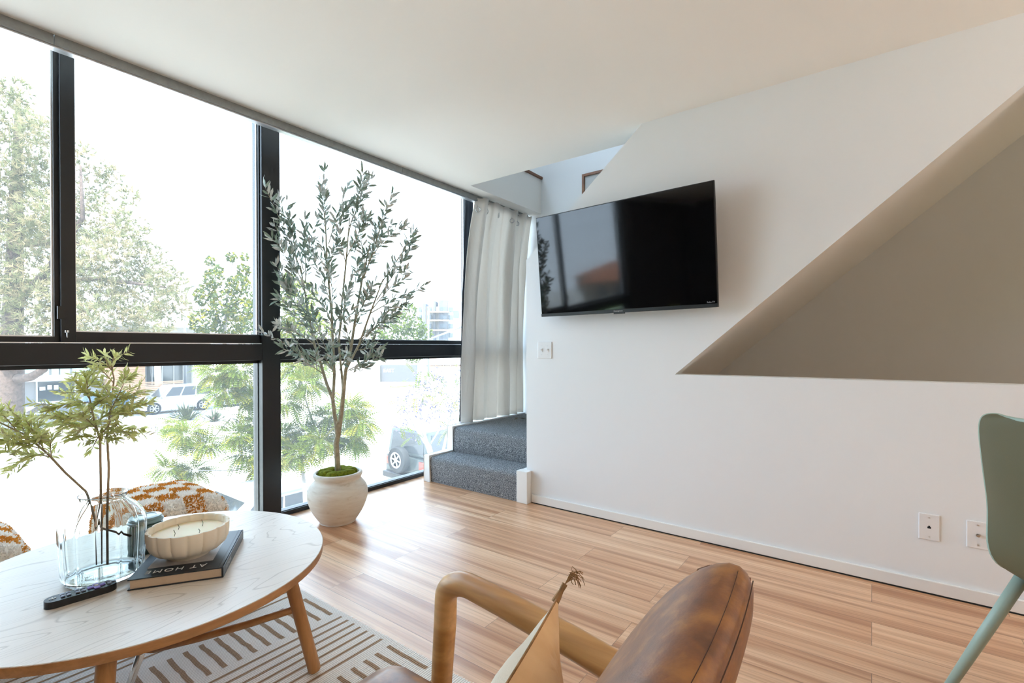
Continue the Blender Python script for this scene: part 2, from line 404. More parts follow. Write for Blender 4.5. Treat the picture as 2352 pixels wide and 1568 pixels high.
def text(name, body, size, mat, parent, loc, ex, ey, extrude=.0004, align='CENTER', spacing=1.0):
    """raised lettering lying in the plane spanned by ex, ey (local to parent)"""
    cu = bpy.data.curves.new(name, 'FONT'); cu.body = body; cu.size = size; cu.extrude = extrude; cu.align_x = align; cu.align_y = 'CENTER'; cu.space_character = spacing
    tmp = bpy.data.objects.new(name, cu); COL.objects.link(tmp); bpy.context.view_layer.update()
    me = bpy.data.meshes.new_from_object(tmp.evaluated_get(bpy.context.evaluated_depsgraph_get())); me.name = name
    bpy.data.objects.remove(tmp); bpy.data.curves.remove(cu)
    o = bpy.data.objects.new(name, me); COL.objects.link(o); me.materials.clear(); me.materials.append(MAT[mat])
    ex = Vector(ex).normalized(); ey = Vector(ey).normalized(); ez = ex.cross(ey)
    m4 = Matrix((ex, ey, ez)).transposed().to_4x4(); m4.translation = Vector(loc)
    o.parent = parent; o.matrix_local = m4
    return o
def dup(root, loc, label=None, group=None):
    r = root.copy(); COL.objects.link(r); r.location = loc
    if label: r['label'] = label
    if group: r['group'] = group
    for ch in list(root.children):
        c = ch.copy(); COL.objects.link(c); c.parent = r
        for g in list(ch.children):
            d = g.copy(); COL.objects.link(d); d.parent = c
    return r

XW, YWIN, ZC, XF = 2.83, 3.11, 2.456, 4.13       # tv wall, window plane, ceiling, far stair wall
XL, YR = -3.2, -3.4                              # unseen left and rear walls
# ------------------------------------------------------------------ room shell
MB().box(XL, XF, YR, 3.13, -.12, 0).build('floor', 'floor', struct=True)
MB().poly([(XL, YR), (XF, YR), (XF, -1.7), (3.05, -1.7), (3.05, 2.70), (XF, 2.70), (XF, 2.835), (XL, 2.835)], lambda p, q, d: (p, q, d), ZC, 2.826).build('ceiling', 'ceil', struct=True)
# tv wall with its sloping stair cut and the triangular opening under the stairs
MB().poly([(YR, 0), (1.978, 0), (1.978, 1.722), (1.118, ZC), (YR, ZC)], lambda p, q, d: (d, p, q), XW, XW+.11,
          hole=[(.922, .940), (-.75, .940), (-.75, 2.378)]).build('wall_right', 'paint', struct=True)
MB().box(XF, XF+.1, YR, 3.2, -.1, 5.2).build('wall_stairwell', 'paint', struct=True)
MB().box(XL, XF+.1, YR-.1, YR, -.1, 5.2).build('wall_rear', 'paint', struct=True)
MB().box(XL-.1, XL, YR, 3.2, -.1, 5.2).build('wall_left', 'darkwall', struct=True)
MB().box(XL, -.95, YWIN-.05, YWIN+.08, 0, 2.8).build('wall_window_side', 'darkwall', struct=True)
MB().box(XL-.1, XF+.1, YR-.1, 3.2, 5.2, 5.3).build('ceiling_upper', 'ceil', struct=True)
MB().box(XL, XF, 3.12, 3.22, 2.95, 3.6).box(2.6, XF, 3.12, 3.22, 3.6, 5.2).build('wall_upper_light_block', 'paint', struct=True)  # unseen upstairs wall added to cut the daylight reaching the stairwell
MB().box(XL, XF, 2.835, 3.22, 2.78, 2.95).build('slab_edge', 'ceil', struct=True)
MB().box(XL-.1, XF+.1, 3.13, 3.25, -3.3, -.0).build('wall_facade', 'bwall2', struct=True)
# stair soffit seen through the triangular opening
def soff(y): return .940+.860*(.922-y)
MB().poly([(1.975, .05), (1.975, .20), (-1.6, soff(-1.6)+.15), (-1.6, soff(-1.6)), (1.975-.0001, .049)], lambda p, q, d: (d, p, q), XW+.11, XF).build('ceiling_stair_soffit', 'paint', struct=True)
SOF = bpy.data.objects['ceiling_stair_soffit']
# skirting
MB().box(XW-.013, XW, YR, 1.93, .007, .062).build('baseboard_right', 'trim', struct=True, bevel=.003)
MB().box(XW-.010, XW, YR, 1.93, .0, .007).build('baseboard_gap_shade', 'rubber', struct=True)  # black strip standing for the shade in the gap below the skirting
# wood nosing of the upper floor at the stairwell edge
MB().box(3.06, XF, 2.680, 2.70, 2.803, 2.826).build('trim_1', 'frame_wood', struct=True)
# ceiling track along the whole window
tr = MB()
for a, b in ((XL, -.9), (-.898, .50), (.502, 2.43), (2.432, 4.09)): tr.box(a, b, 2.832, 2.885, 2.412, 2.4558)
o = tr.build('trim_2', 'grey_track', struct=True)
MB().box(XL, 4.09, 2.842, 2.881, 2.404, 2.412).build('track_slot', 'silver', o)
# ------------------------------------------------------------------ window wall: steel post, transom, sashes, panes
MB().box(1.488, 1.604, 3.045, 3.17, 0, 2.80).build('trim_3', 'black', struct=True, bevel=.004)
tm = MB().box(-.95, 1.488, 3.045, 3.17, 1.024, 1.125).box(1.604, 4.12, 3.045, 3.17, 1.024, 1.125)
o = tm.build('trim_4', 'black', struct=True, bevel=.003)
MB().box(-.95, 1.486, 3.052, 3.062, 1.1255, 1.130).box(1.606, 4.1, 3.052, 3.062, 1.1255, 1.130).build('transom_highlight', 'silver', o)  # silver strip standing for the light on the transom's top edge
MB().box(-.95, 1.488, 3.085, 3.16, 0.0, .028).box(1.604, 4.12, 3.085, 3.16, .0, .028).build('trim_5', 'black', struct=True)
def window(n, x0, x1, z0, z1, fl, fr, fb, y=3.105, edge=True):
    """one framed pane: left, right and bottom frame widths"""
    w = bpy.data.objects.new('window_%d' % n, None); COL.objects.link(w); w.location = (x0, y, z0); w['kind'] = 'structure'; ORG[w.name] = (x0, y, z0)
    fm = MB().box(x0, x0+fl, y-.02, y+.03, z0, z1).box(x1-fr, x1, y-.02, y+.03, z0, z1).box(x0+fl, x1-fr, y-.022, y+.03, z0, z0+fb).box(x0, x1, y-.02, y+.03, z1-.02, z1)
    fm.build('window_frame', 'black', w)
    if edge:
        MB().box(x0+fl, x0+fl+.006, y, y+.012, z0+fb, z1-.02).box(x1-fr-.006, x1-fr, y, y+.012, z0+fb, z1-.02).box(x0+fl+.006, x1-fr-.006, y, y+.012, z0+fb, z0+fb+.006).build('glazing_gasket', 'silver', w)
    MB().box(x0+fl-.004, x1-fr+.004, y+.016, y+.022, z0+fb-.004, z1-.016).build('window_pane', 'glass', w)
    return w
ZT = 2.78
w1 = window(1, -.95, .566, 1.130, ZT, .03, .022, .026, 3.128)
w2 = window(2, .562, 1.488, 1.130, ZT, .052, .006, .050, 3.092)
window(3, 1.604, 3.46, 1.130, ZT, .006, .045, .030, 3.11)
window(4, -.95, 1.488, .028, 1.024, .02, .004, .004, 3.12, False)
window(5, 1.604, 3.46, .028, 1.024, .004, .03, .004, 3.12, False)
window(6, 3.46, 4.12, .028, ZT, .05, .03, .03, 3.11, False)
MB().box(.548, .572, 3.066, 3.078, 1.24, 1.30).build('sash_lock', 'plastic_black', w2)
MB().tube([(.580, 3.06, 1.152), (.580, 3.06, 1.178)], .003, 8).tube([(.580, 3.06, 1.176), (.580, 3.06, 1.186)], .008, 10).build('latch_pin', 'chrome', w2)

# ------------------------------------------------------------------ carpeted stairs
st = thing('staircase', 'grey speckled carpeted stairs with white side boards climbing behind the television wall', 'stairs', (3.0, 2.4, 0))
def step_profile():
    pts = [(2.785, 0)]
    for (x, z) in ((2.785, .205), (3.060, .408)):
        for k in range(6):
            a = pi*k/10; pts.append((x-.012+.03*(1-cos(a)), z-.03+.03*sin(a)))
        if x < 3: pts += [(3.048, .205), (3.045, .21)]
    return pts+[(XF-.004, .408), (XF-.004, 0)]
MB().poly(step_profile(), lambda p, q, d: (p, d, q), 1.985, 2.905).build('carpet_steps', 'carpet', st, auto=35)
up = MB()
for k in range(9):
    y1 = 1.975-.235*k; z = .408+.202*(k+1)
    up.box(XW+.115, XF-.003, y1-.26, y1, z-.25, z)
up.build('stair_treads', 'carpet', SOF, bevel=.02)
MB().poly([(2.765, 0), (2.765, .216), (3.040, .216), (3.040, .417), (XF-.004, .417), (XF-.004, 0)], lambda p, q, d: (p, d, q), 2.905, 2.968).build('stringer', 'trim', st, bevel=.003)
MB().box(2.772, 2.828, 1.935, 2.028, 0, .226).box(2.828, 3.05, 1.981, 2.02, 0, .226).build('stringer', 'trim', st, bevel=.003)

fl = MB()
for (x, y, a, L_) in ((3.76, 2.745, .4, .10), (3.80, 2.70, 1.9, .07)):
    d = Vector((cos(a), sin(a), 0)); q = Vector((-sin(a), cos(a), 0)); p = Vector((x, y, .411))
    fl.add([p-d*L_*.5, p+q*L_*.16+Vector((0, 0, .012)), p+d*L_*.5+Vector((0, 0, .006)), p-q*L_*.16+Vector((0, 0, .008)), p+Vector((0, 0, .002))], [(0, 4, 1), (1, 4, 2), (2, 4, 3), (3, 4, 0)])
tag(fl.build('dry_leaf', 'soil'), 'curled dark dry leaves lying on the carpeted landing', 'leaf')
# ------------------------------------------------------------------ curtains on the track
def curtain(label, x0t, x1t, x0b, x1b, waves, ph, grommets, back=0, notch=0, strips=()):
    root = thing('curtain', label, 'curtain', ((x0t+x1t)/2, 2.86, .42), 0, 'curtain panels on the ceiling track')
    n, mz = 90, 40; mb = MB(); vs = []; fs = []
    def pt(i, j):
        s = i/n; q = j/mz; z = .425+(2.436-.425)*q; x = (x0b+(x0t-x0b)*q)*(1-s)+(x1b+(x1t-x1b)*q)*s
        amp = .046*(.8+.4*sin(5*s+ph))*(1-.35*q*q)
        y = 2.935-.02*q-.115*q**4+back+amp*sin(2*pi*waves*s+ph+.5*sin(3.1*q+ph))+.006*sin(17*s+9*q)
        x += .040*s*(1-s)*sin(4*pi*waves*s+ph*2+q*2)
        k = max(0, (q-.48)/.52); x += notch*k*(s**6 if notch < 0 else (1-s)**6)
        if q > .985: z += .004*sin(2*pi*waves*2*s+ph)
        return (x, y, z)
    for j in range(mz+1):
        for i in range(n+1): vs.append(pt(i, j))
    for j in range(mz):
        for i in range(n): a = j*(n+1)+i; fs.append((a, a+1, a+n+2, a+n+1))
    mb.add(vs, fs); o = mb.build('drape', 'curtain', root, smooth=True)
    so = o.modifiers.new('solid', 'SOLIDIFY'); so.thickness = .003
    lb = MB()
    for (la, lbx, ba_, bb) in strips:
        ls = []
        for j in range(21):
            for i in range(7):
                q = j/20; t = i/6; x = (ba_+(la-ba_)*q)*(1-t)+(bb+(lbx-bb)*q)*t
                ls.append((x, 2.99-.045*q+.006*sin(9*t+3*q), .43+2.01*q))
        lb.add(ls, [(j*7+i, j*7+i+1, j*7+i+8, j*7+i+7) for j in range(20) for i in range(6)])
    lb.build('lining', 'lining', root, smooth=True)
    for s in grommets:
        i = int(s*n); a = Vector(pt(i, 38)); b = Vector(pt(min(i+2, n), 38)); t = (b-a).normalized(); nrm = Vector((t.y, -t.x, 0))
        if nrm.y > 0: nrm = -nrm
        gm = MB(); ring = []
        for k in range(24):
            th = 2*pi*k/24; ring.append(a+nrm*.005+t*cos(th)*.020+Vector((0, 0, sin(th)*.020)))
        gm.tube(ring+[ring[0]], .0045, 6, caps=False); g = gm.build('grommet', 'chrome', root, smooth=True)
        hk = [a+nrm*.008+Vector((0, 0, .018)), a+nrm*.014+Vector((0, 0, .03)), Vector((a.x, 2.862, 2.40)), Vector((a.x, 2.862, 2.412))]
        MB().tube(hk, .0016, 5).build('hook', 'chrome', g)
    return root
curtain('light grey curtain panel hanging left of the black slit', 3.275, 3.868, 3.215, 3.868, 3.6, 1.9, (.06, .22, .48, .90), 0, -.030, ((3.262, 3.36, 3.215, 3.30),))
curtain('narrow light grey curtain panel between black slit and white wall', 3.873, 4.10, 3.873, 4.10, 1.6, .4, (.18,), .0, .016, ((3.80, 3.93, 3.83, 3.90),))

# ------------------------------------------------------------------ framed print up the stairwell
pf = thing('picture_frame', 'thin wooden picture frame hanging in the upper stairwell', 'picture frame', (XF, 1.9, 1.95))
y0, y1, z0, z1 = 1.60, 2.217, 1.95, 2.745
MB().box(XF-.03, XF-.001, y0, y1, z1-.022, z1).box(XF-.03, XF-.001, y0, y1, z0, z0+.022).box(XF-.03, XF-.001, y0, y0+.022, z0+.022, z1-.022).box(XF-.03, XF-.001, y1-.022, y1, z0+.022, z1-.022).build('frame', 'frame_wood', pf)
MB().box(XF-.012, XF-.001, y0+.022, y1-.022, z0+.022, z1-.022).build('print', 'art', pf)

# ------------------------------------------------------------------ television
tv = thing('television', 'black flat screen television tilted forward on the white wall', 'television')
n_ = Vector((-1, 0, 0)); r_ = Vector((0, -1, 0)); u_ = Vector((0, 0, 1))
yw, ti, ro = radians(2.2), radians(5.433), radians(.245)
r1 = r_*cos(yw)+n_*sin(yw); n1 = n_*cos(yw)-r_*sin(yw)
u2 = u_*cos(ti)+n1*sin(ti); n2 = n1*cos(ti)-u_*sin(ti)
r3 = r1*cos(ro)+u2*sin(ro); u3 = u2*cos(ro)-r1*sin(ro)
tm4 = Matrix((r3, u3, n2)).transposed().to_4x4(); tm4.translation = Vector((2.700, 1.229, 1.637))
tv.matrix_world = tm4
TW, TH = 1.1465/2, .6627/2
MB().rbox((0, 0, -.012), (TW*2, TH*2, .022), .004, 6).build('cabinet', 'plastic_black', tv, local=True)
MB().box(-TW*.6, TW*.6, -TH*.75, TH*.45, -.055, -.022).build('rear_housing', 'plastic_black', tv, local=True, bevel=.01)
MB().box(-TW+.006, TW-.006, -TH+.022, TH-.006, -.002, .0006).build('screen', 'screen', tv, local=True)
bz = MB().box(-TW+.002, TW-.002, -TH+.002, -TH+.021, -.002, .0025).build('bottom_bezel', 'plastic_black', tv, local=True)
MB().box(-.035, .035, -TH-.006, -TH+.002, -.010, .002).build('sensor_bar', 'plastic_black', tv, local=True)
text('brand_lettering', 'Westinghouse', .0105, 'tvgrey', tv, (-.004, -TH+.0115, .0027), (1, 0, 0), (0, 1, 0))
text('system_lettering', 'Roku TV', .0115, 'tvgrey', tv, (TW-.036, -TH+.030, .0010), (1, 0, 0), (0, 1, 0))
am = MB().box(-.11, .11, -.11, .11, -.075, -.055)
am.box(-.03, .03, -.04, .04, -.118, -.075).build('wall_mount', 'black', tv, local=True)

# ------------------------------------------------------------------ wall plates
sw = thing('switch_plate', 'white double switch plate on the wall below the television', 'switch', (XW, 1.821, 1.080))
MB().box(-.005, 0, -.0575, .0575, -.0575, .0575).build('plate', 'plate', sw, local=True, bevel=.003)
for y in (.024, -.024):
    t_ = MB().box(-.007, -.004, y-.006, y+.006, -.012, .012).hexa([(-.006, y-.004, -.004), (-.006, y+.004, -.004), (-.006, y+.004, .006), (-.006, y-.004, .006)], [(-.018, y-.003, .004), (-.018, y+.003, .004), (-.018, y+.003, .010), (-.018, y-.003, .010)])
    t_.build('toggle', 'plate', sw, local=True)
    for z in (.030, -.030): MB().lathe([(.003, -.0065), (.0028, -.0045)], (0, y, z), 10, axis='x').build('screw', 'silver', sw, local=True)
def outlet(name, label, cat, y, z, kind):
    o = thing(name, label, cat, (XW, y, z))
    MB().box(-.006, 0, -.036, .036, -.058, .058).build('plate', 'plate', o, local=True, bevel=.003)
    for zz in (.042, -.042):
        MB().lathe([(.0035, -.0075), (.003, -.005)], (0, 0, zz), 10, axis='x').build('screw', 'silver', o, local=True)
    if kind == 'phone':
        MB().box(-.0068, -.0058, -.006, .006, -.006, .002).box(-.0068, -.0058, -.003, .003, .002, .006).build('jack', 'rubber', o, local=True)
    else:
        MB().lathe([(.0075, -.010), (.0075, -.005)], (0, 0, 0), 6, axis='x').lathe([(.0045, -.020), (.0045, -.010)], (0, 0, 0), 10, axis='x').build('coaxial_jack', 'chrome', o, local=True)
outlet('wall_plate', 'white phone jack plate low on the wall with small black socket', 'wall plate', -.2045, .2975, 'phone')
outlet('wall_plate', 'white cable plate partly hidden behind the green chair', 'wall plate', -.362, .2975, 'coax')

# ------------------------------------------------------------------ rug
rg = MB().box(-.95, 1.178, -.25, 2.32, .0005, .008)
def dash(x0, x1, y0, y1):
    """one slightly wandering woven line"""
    k = 7; pts = []
    L_, w_ = (x1-x0, y1-y0)
    a = []; b = []
    for i in range(k+1):
        s = i/k; j = rnd.uniform(-.0022, .0022)
        if L_ > w_: a.append((x0+L_*s, y0+j, .0086)); b.append((x0+L_*s, y1+j, .0086))
        else: a.append((x0+j, y0+w_*s, .0086)); b.append((x1+j, y0+w_*s, .0086))
    rg.add(a+b, [(i, i+1, k+2+i, k+1+i) if L_ > w_ else (i, k+1+i, k+2+i, i+1) for i in range(k)], 1)
band = 0
y = 1.775
for (ya, kind) in ((1.775, 'd'), (1.475, 'l'), (1.215, 'd'), (.90, 'l'), (.64, 'd'), (.34, 'l'), (.08, 'd'), (-.2, 'l'), (2.055, 'l')):
    if kind == 'd':
        x = 1.149
        L_ = .205
        if ya == 1.215: L_ = .205
        while x > -.9:
            dash(x-.0165, x, ya, ya+L_); x -= .0505
    else:
        for k in range(7):
            yy = ya+k*.0425
            if yy > 2.30: break
            dash(-.92, 1.157, yy-.0055, yy+.0055)
rug = rg.build('rug', ['rug', 'rug_tan'])
tag(rug, 'cream flat woven area rug with tan line pattern on the floor', 'rug')
fr = MB()
for i in range(420):
    y = -.25+2.57*i/420+rnd.uniform(-.002, .002); l = rnd.uniform(.010, .018)
    fr.add([(1.177, y-.0022, .006), (1.177, y+.0022, .006), (1.178+l, y+rnd.uniform(-.004, .004), .002)], [(0, 1, 2)])
fr.build('fringe', 'yarn_white', rug)

# ------------------------------------------------------------------ round coffee table
TC = Vector((.545, 1.82)); TZ = .42
tb = thing('coffee_table', 'round pale wood coffee table with splayed legs on the rug', 'table', (TC.x, TC.y, 0))
MB().lathe([(0, TZ-.027), (.492, TZ-.027), (.497, TZ-.024)], (TC.x, TC.y, 0), 120).build('underside', 'oak_h', tb)
MB().lathe([(.494, TZ-.0265), (.4985, TZ-.024), (.500, TZ-.004), (.4985, TZ-.0015)], (TC.x, TC.y, 0), 120, cap=False).build('edge_band', 'oak_h', tb, auto=40)
MB().lathe([(.4988, TZ-.002), (.497, TZ), (0, TZ)], (TC.x, TC.y, 0), 120).build('tabletop', 'ash', tb, auto=30)
LEGA = [-41.2, -120, 138.8, 60]
legs = []
for a in LEGA:
    d = Vector((cos(radians(a)), sin(radians(a))))
    f_ = Vector((*(TC+d*.478), .0135)); t_ = Vector((*(TC+d*.385), TZ-.02))
    MB().tube([f_, f_+(t_-f_)*.012, f_.lerp(t_, .5), t_], [.0175, .0205, .0205, .0205], 20).build('leg', 'oak', tb, auto=50)
    legs.append((f_, t_))
    if a in (-120, 60): continue
    a0 = f_.lerp(t_, .56); c0 = Vector((TC.x, TC.y, .150))
    MB().tube([a0, a0.lerp(c0, .35)+Vector((0, 0, -.006)), a0.lerp(c0, .7)+Vector((0, 0, -.006)), c0], [.011, .0115, .0115, .0115], 14).build('stretcher', 'oak_h', tb, smooth=True)
o = MB().tube([W(324, 1500, 1.40), W(300, 1566, 1.44), (.463, 1.70, .02)], .0105, 14).build('rod', 'chrome', tb, smooth=True); o['label'] = 'brushed metal brace'  # metal rod, really a leg of some other piece, built in with the table

# ------------------------------------------------------------------ things on the table
# remote
ra = Vector((.279, 1.737, .0)); rb = Vector((.428, 1.726, .0)); rdir = (rb-ra).normalized()
rc = thing('remote_control', 'black television remote with a purple cross button on the table', 'remote', ((.279+.4285)/2, (1.735+1.726)/2, TZ+.0005), math.atan2(rdir.y, rdir.x))
def rwarp(q):
    return Vector((q.x, q.y*(1-.08*abs(q.x)/.075), q.z))
cap_ = [(.052*sg+.023*cos(sg*pi/2*0+a), .0225*sin(a)) for sg, rng in ((1, range(-8, 9)), (-1, range(8, 25))) for a in [pi*k/16 for k in rng]]
MB().poly(cap_, lambda p, q, d: (p, q, d), 0, .0185).build('case', 'plastic_black', rc, local=True, bevel=.0045)
dp = MB().box(.012, .050, -.0065, .0065, .0185, .0222).box(.0245, .0375, -.0175, .0175, .0185, .0222)
d_ = dp.build('direction_pad', 'dpad', rc, local=True, bevel=.0012)
MB().rbox((.031, 0, .0225), (.009, .009, .002), .001, 3).build('centre_key', 'white_ink', d_, local=True)
for x in (.058, .0035, -.0085, -.026, -.038):
    for y in (.010, -.006):
        MB().rbox((x, y, .0205), (.0095, .0105, .0035), .0014, 3).build('button', 'button', rc, local=True)
MB().lathe([(.004, .019), (.004, .0212), (0, .0215)], (.068, 0, 0), 14).build('power_button', 'button', rc, local=True)
mk = MB()
for k, (x, y) in enumerate([(-.058, .004), (-.058, -.002), (-.0525, .001), (-.063, .001)]): mk.box(x-.0018, x+.0018, y-.0022, y+.0022, .0195, .0203)
mk.build('mark', 'white_ink', rc, local=True)
# book
bA, bB = Vector((.439, 1.672, 0)), Vector((.634, 1.542, 0))
bx = (bB-bA).normalized(); bk = thing('book', 'black hardcover coffee table book lettered at home under the bowl', 'book', tuple(Vector((.439, 1.672, TZ+.0005))), math.atan2(bx.y, bx.x))
BW, BD = .2345, .315
MB().box(0, BW, 0, BD, .0275, .0305).build('front_cover', 'book', bk, local=True, bevel=.0008)
MB().box(0, BW, 0, BD, 0, .003).build('back_cover', 'book', bk, local=True, bevel=.0008)
sp_ = MB().box(BW-.004, BW+.0015, 0, BD, 0, .0305).build('spine', 'book', bk, local=True, bevel=.001)
MB().box(.005, BW-.004, .004, BD-.004, .003, .0275).build('pages', 'paper', bk, local=True)
MB().box(BW-.014, BW-.0115, .0, BD, .0304, .0308).build('hinge_groove', 'plastic_black', bk, local=True)
MB().box(.027, .195, .064, .245, .0304, .0309).build('cover_picture', 'bookpic', bk, local=True)
text('title', 'AT HOME', .030, 'white_ink', bk, (.108, .0365, .0307), (-1, 0, 0), (0, -1, 0), .0003, spacing=1.25)
text('spine_title', 'AT HOME', .016, 'tvgrey', sp_, (BW+.0016, .075, .0150), (0, 1, 0), (0, 0, 1), .0002)
# fluted bowl candle
bw = thing('candle_bowl', 'cream fluted ceramic bowl candle sitting on the black book', 'candle', (.612, 1.728, TZ+.0315))
NF = 16
def flute(th, j): return 1 if j < 3 or j > 12 else 1-.05*(1-abs(sin(th*NF/2)))**2*(1 if 3 < j < 12 else .6)
prof = [(0, 0), (.056, 0), (.059, .006), (.064, .012), (.088, .020), (.102, .033), (.109, .050), (.1115, .072), (.112, .088), (.111, .0915), (.1055, .092), (.1035, .090), (.102, .086), (.099, .068), (0, .064)]
MB().lathe(prof, (0, 0, 0), 216, mod=flute).build('bowl', 'bowl', bw, local=True, auto=50)
wx = MB().lathe([(.0990, .066), (.0985, .0715), (0, .0715)], (0, 0, 0), 64).build('wax', 'wax', bw, local=True)
for a, l in ((.3, .022), (1.9, .017), (3.4, .020), (5.0, .014)):
    x, y = .045*cos(a), .045*sin(a)
    MB().tube([(x, y, .071), (x+.002, y-.001, .071+l*.5), (x-.001, y+.002, .071+l)], .0009, 5).build('wick', 'wick', wx, local=True)
# green jar
jr = thing('glass_jar', 'dark green ribbed glass jar with lid behind the vase', 'jar', (.566, 1.958, TZ+.0005))
MB().lathe([(0, 0), (.040, 0), (.044, .004), (.046, .02), (.046, .092), (.042, .098)], seg=112, mod=lambda th, j: 1+.018*cos(28*th)*(1 if 1 < j < 5 else 0)).build('body', 'jar', jr, local=True, smooth=True)
MB().lathe([(.042, .098), (.049, .100), (.0495, .105), (.045, .108), (.046, .112), (.043, .117), (.030, .118), (.029, .1165), (0, .1165)], seg=64).build('lid', 'jarlid', jr, local=True, auto=40)
# vase
VX, VY = .428, 1.842
vs_ = thing('vase', 'clear ribbed glass vase holding green sprigs on the table', 'vase', (VX, VY, TZ+.0005))
outer = [(0, 0), (.078, 0), (.090, .006), (.096, .018), (.099, .05), (.102, .10), (.104, .145), (.102, .165), (.094, .185), (.078, .206), (.063, .220), (.056, .228), (.0545, .234), (.057, .242), (.060, .2465)]
inner = [(.0575, .2465), (.0545, .242), (.052, .234), (.0535, .228), (.060, .219), (.075, .2045), (.091, .1835), (.099, .164), (.101, .145), (.099, .10), (.096, .05), (.093, .022), (.086, .012), (0, .010)]
NR = 13
def rib(th, j):
    if j in (0, 1, len(outer)+len(inner)-1) or 12 <= j <= 16: return 1
    return 1+.016*max(0, cos(NR*th))**6
def rsm(pr, k=3):
    """densify a profile with a Catmull-Rom pass"""
    out = []
    for i in range(len(pr)-1):
        p0, p1, p2, p3 = pr[max(i-1, 0)], pr[i], pr[i+1], pr[min(i+2, len(pr)-1)]
        for q in range(k):
            t = q/k
            out.append(tuple(max(0, .5*(2*p1[c]+(p2[c]-p0[c])*t+(2*p0[c]-5*p1[c]+4*p2[c]-p3[c])*t*t+(3*p1[c]-p0[c]-3*p2[c]+p3[c])*t**3)) for c in (0, 1)))
    return out+[pr[-1]]
po = rsm(outer); pi_ = rsm(inner)
np_ = len(po)
def rib2(th, j):
    return 1+.011*max(0, cos(NR*th/1.0))**8 if 4 < j < np_-8 else 1
MB().lathe(po+pi_, seg=252, mod=rib2).build('glass_body', 'vase', vs_, local=True, smooth=True)

def leaf_pts(base, d, nrm, L_, w_, curl=.15):
    """a slim folded leaf as 8 points, 6 faces"""
    d = d.normalized(); s = d.cross(nrm)
    if s.length < 1e-4: s = d.orthogonal()
    s.normalize(); n = s.cross(d)
    c = [base, base+d*L_*.33+n*L_*curl*.25, base+d*L_*.68+n*L_*curl*.35, base+d*L_]
    e1 = [c[1]+s*w_*.5+n*w_*.12, c[2]+s*w_*.48+n*w_*.12]; e2 = [c[1]-s*w_*.5+n*w_*.12, c[2]-s*w_*.48+n*w_*.12]
    return c+e1+e2, [(0, 4, 1), (0, 1, 6), (1, 4, 5, 2), (6, 1, 2, 7), (2, 5, 3), (7, 2, 3)]
def rv(s=1): return Vector((rnd.uniform(-s, s), rnd.uniform(-s, s), rnd.uniform(-s, s)))
def bez(a, b, c, n=8): return [a*(1-t)**2+b*2*t*(1-t)+c*t*t for t in [i/n for i in range(n+1)]]

def sprig(label, path, twigs, stemr=.0032, seed=1):
    global rnd
    rnd = random.Random(seed)
    root = thing('greenery_sprig', label, 'plant', tuple(path[0]), 0, 'leafy sprigs in the glass vase')
    MB().tube(path, [stemr]*(len(path)-3)+[stemr*.8, stemr*.6, stemr*.4], 8).build('stem', 'stem', root, smooth=True)
    lf = MB(); tw = MB()
    for (p, tip, n) in twigs:
        m_ = p.lerp(tip, .5)+Vector((0, 0, .010))+rv(.008)
        n = int(n*1.9); c = bez(p, m_, tip, 7); tw.tube(c, [.0016]*5+[.0012, .001, .0007], 5)
        for i in range(n):
            s = .12+.88*i/(n-1); k = min(int(s*7), 6); q = c[k].lerp(c[k+1], s*7-k); d = (c[k+1]-c[k]).normalized()
            sd = d.cross(Vector((0, 0, 1))+rv(.5)).normalized()
            for g in (-1, 1):
                dd = (d*.75+sd*g*.85+rv(.28)).normalized()
                v, f = leaf_pts(q, dd, rv(1)+Vector((0, 0, 1)), rnd.uniform(.026, .046)*(1-.25*s), rnd.uniform(.0052, .0078), .2)
                lf.add(v, f, 1 if rnd.random() < .10 else 0)
        for w_ in range(max(1, n//7)):
            k = rnd.randrange(1, 6); q0 = c[k]; dd = ((c[k+1]-c[k]).normalized()*.6+rv(.8)).normalized(); L_ = rnd.uniform(.035, .065)
            tw.tube([q0, q0+dd*L_], [.001, .0006], 4); sd = dd.cross(rv(1)).normalized()
            for i in range(6):
                for g in (-1, 1):
                    v, f = leaf_pts(q0+dd*L_*(i+1)/6, (dd*.8+sd*g*.8+rv(.2)).normalized(), rv(1), rnd.uniform(.018, .030), rnd.uniform(.0042, .0062), .2); lf.add(v, f, 1 if rnd.random() < .12 else 0)
        v, f = leaf_pts(tip, (tip-m_), Vector((0, 0, 1)), .026, .006); lf.add(v, f)
    tw.build('twigs', 'stem', root, smooth=True); lf.build('leaves', ['sprig', 'sprig_tip'], root)
T0 = 1.44
def SV(u, v, dt=0): return W(u, v, T0+dt)
vb = Vector((VX, VY, 0))
sprig('upright sprig with the tall pale tip, in the glass vase', [Vector((VX+.006, VY-.010, TZ+.035)), Vector((VX+.006, VY-.009, .60)), SV(250, 1075, .0), SV(246, 1000, .02), SV(255, 930), SV(262, 870), SV(255, 838)],
      [(SV(246, 1000, .02), SV(325, 985, .06), 12), (SV(248, 985, .02), SV(300, 1000, -.05), 9), (SV(250, 960), SV(345, 925, .03), 15), (SV(255, 930), SV(190, 900, -.04), 12), (SV(255, 925), SV(335, 900, -.05), 13), (SV(262, 880), SV(215, 835, .02), 7), (SV(262, 890), SV(310, 860, .04), 9), (SV(258, 905), SV(190, 868, .05), 12), (SV(250, 970), SV(180, 985, .06), 12), (SV(250, 950), SV(285, 880, -.08), 10),
       (SV(258, 850), SV(262, 818, .0), 3), (SV(256, 850), SV(240, 815, .0), 3), (SV(258, 850), SV(205, 818, .01), 4), (SV(250, 955), SV(330, 950, -.06), 13)], seed=11)
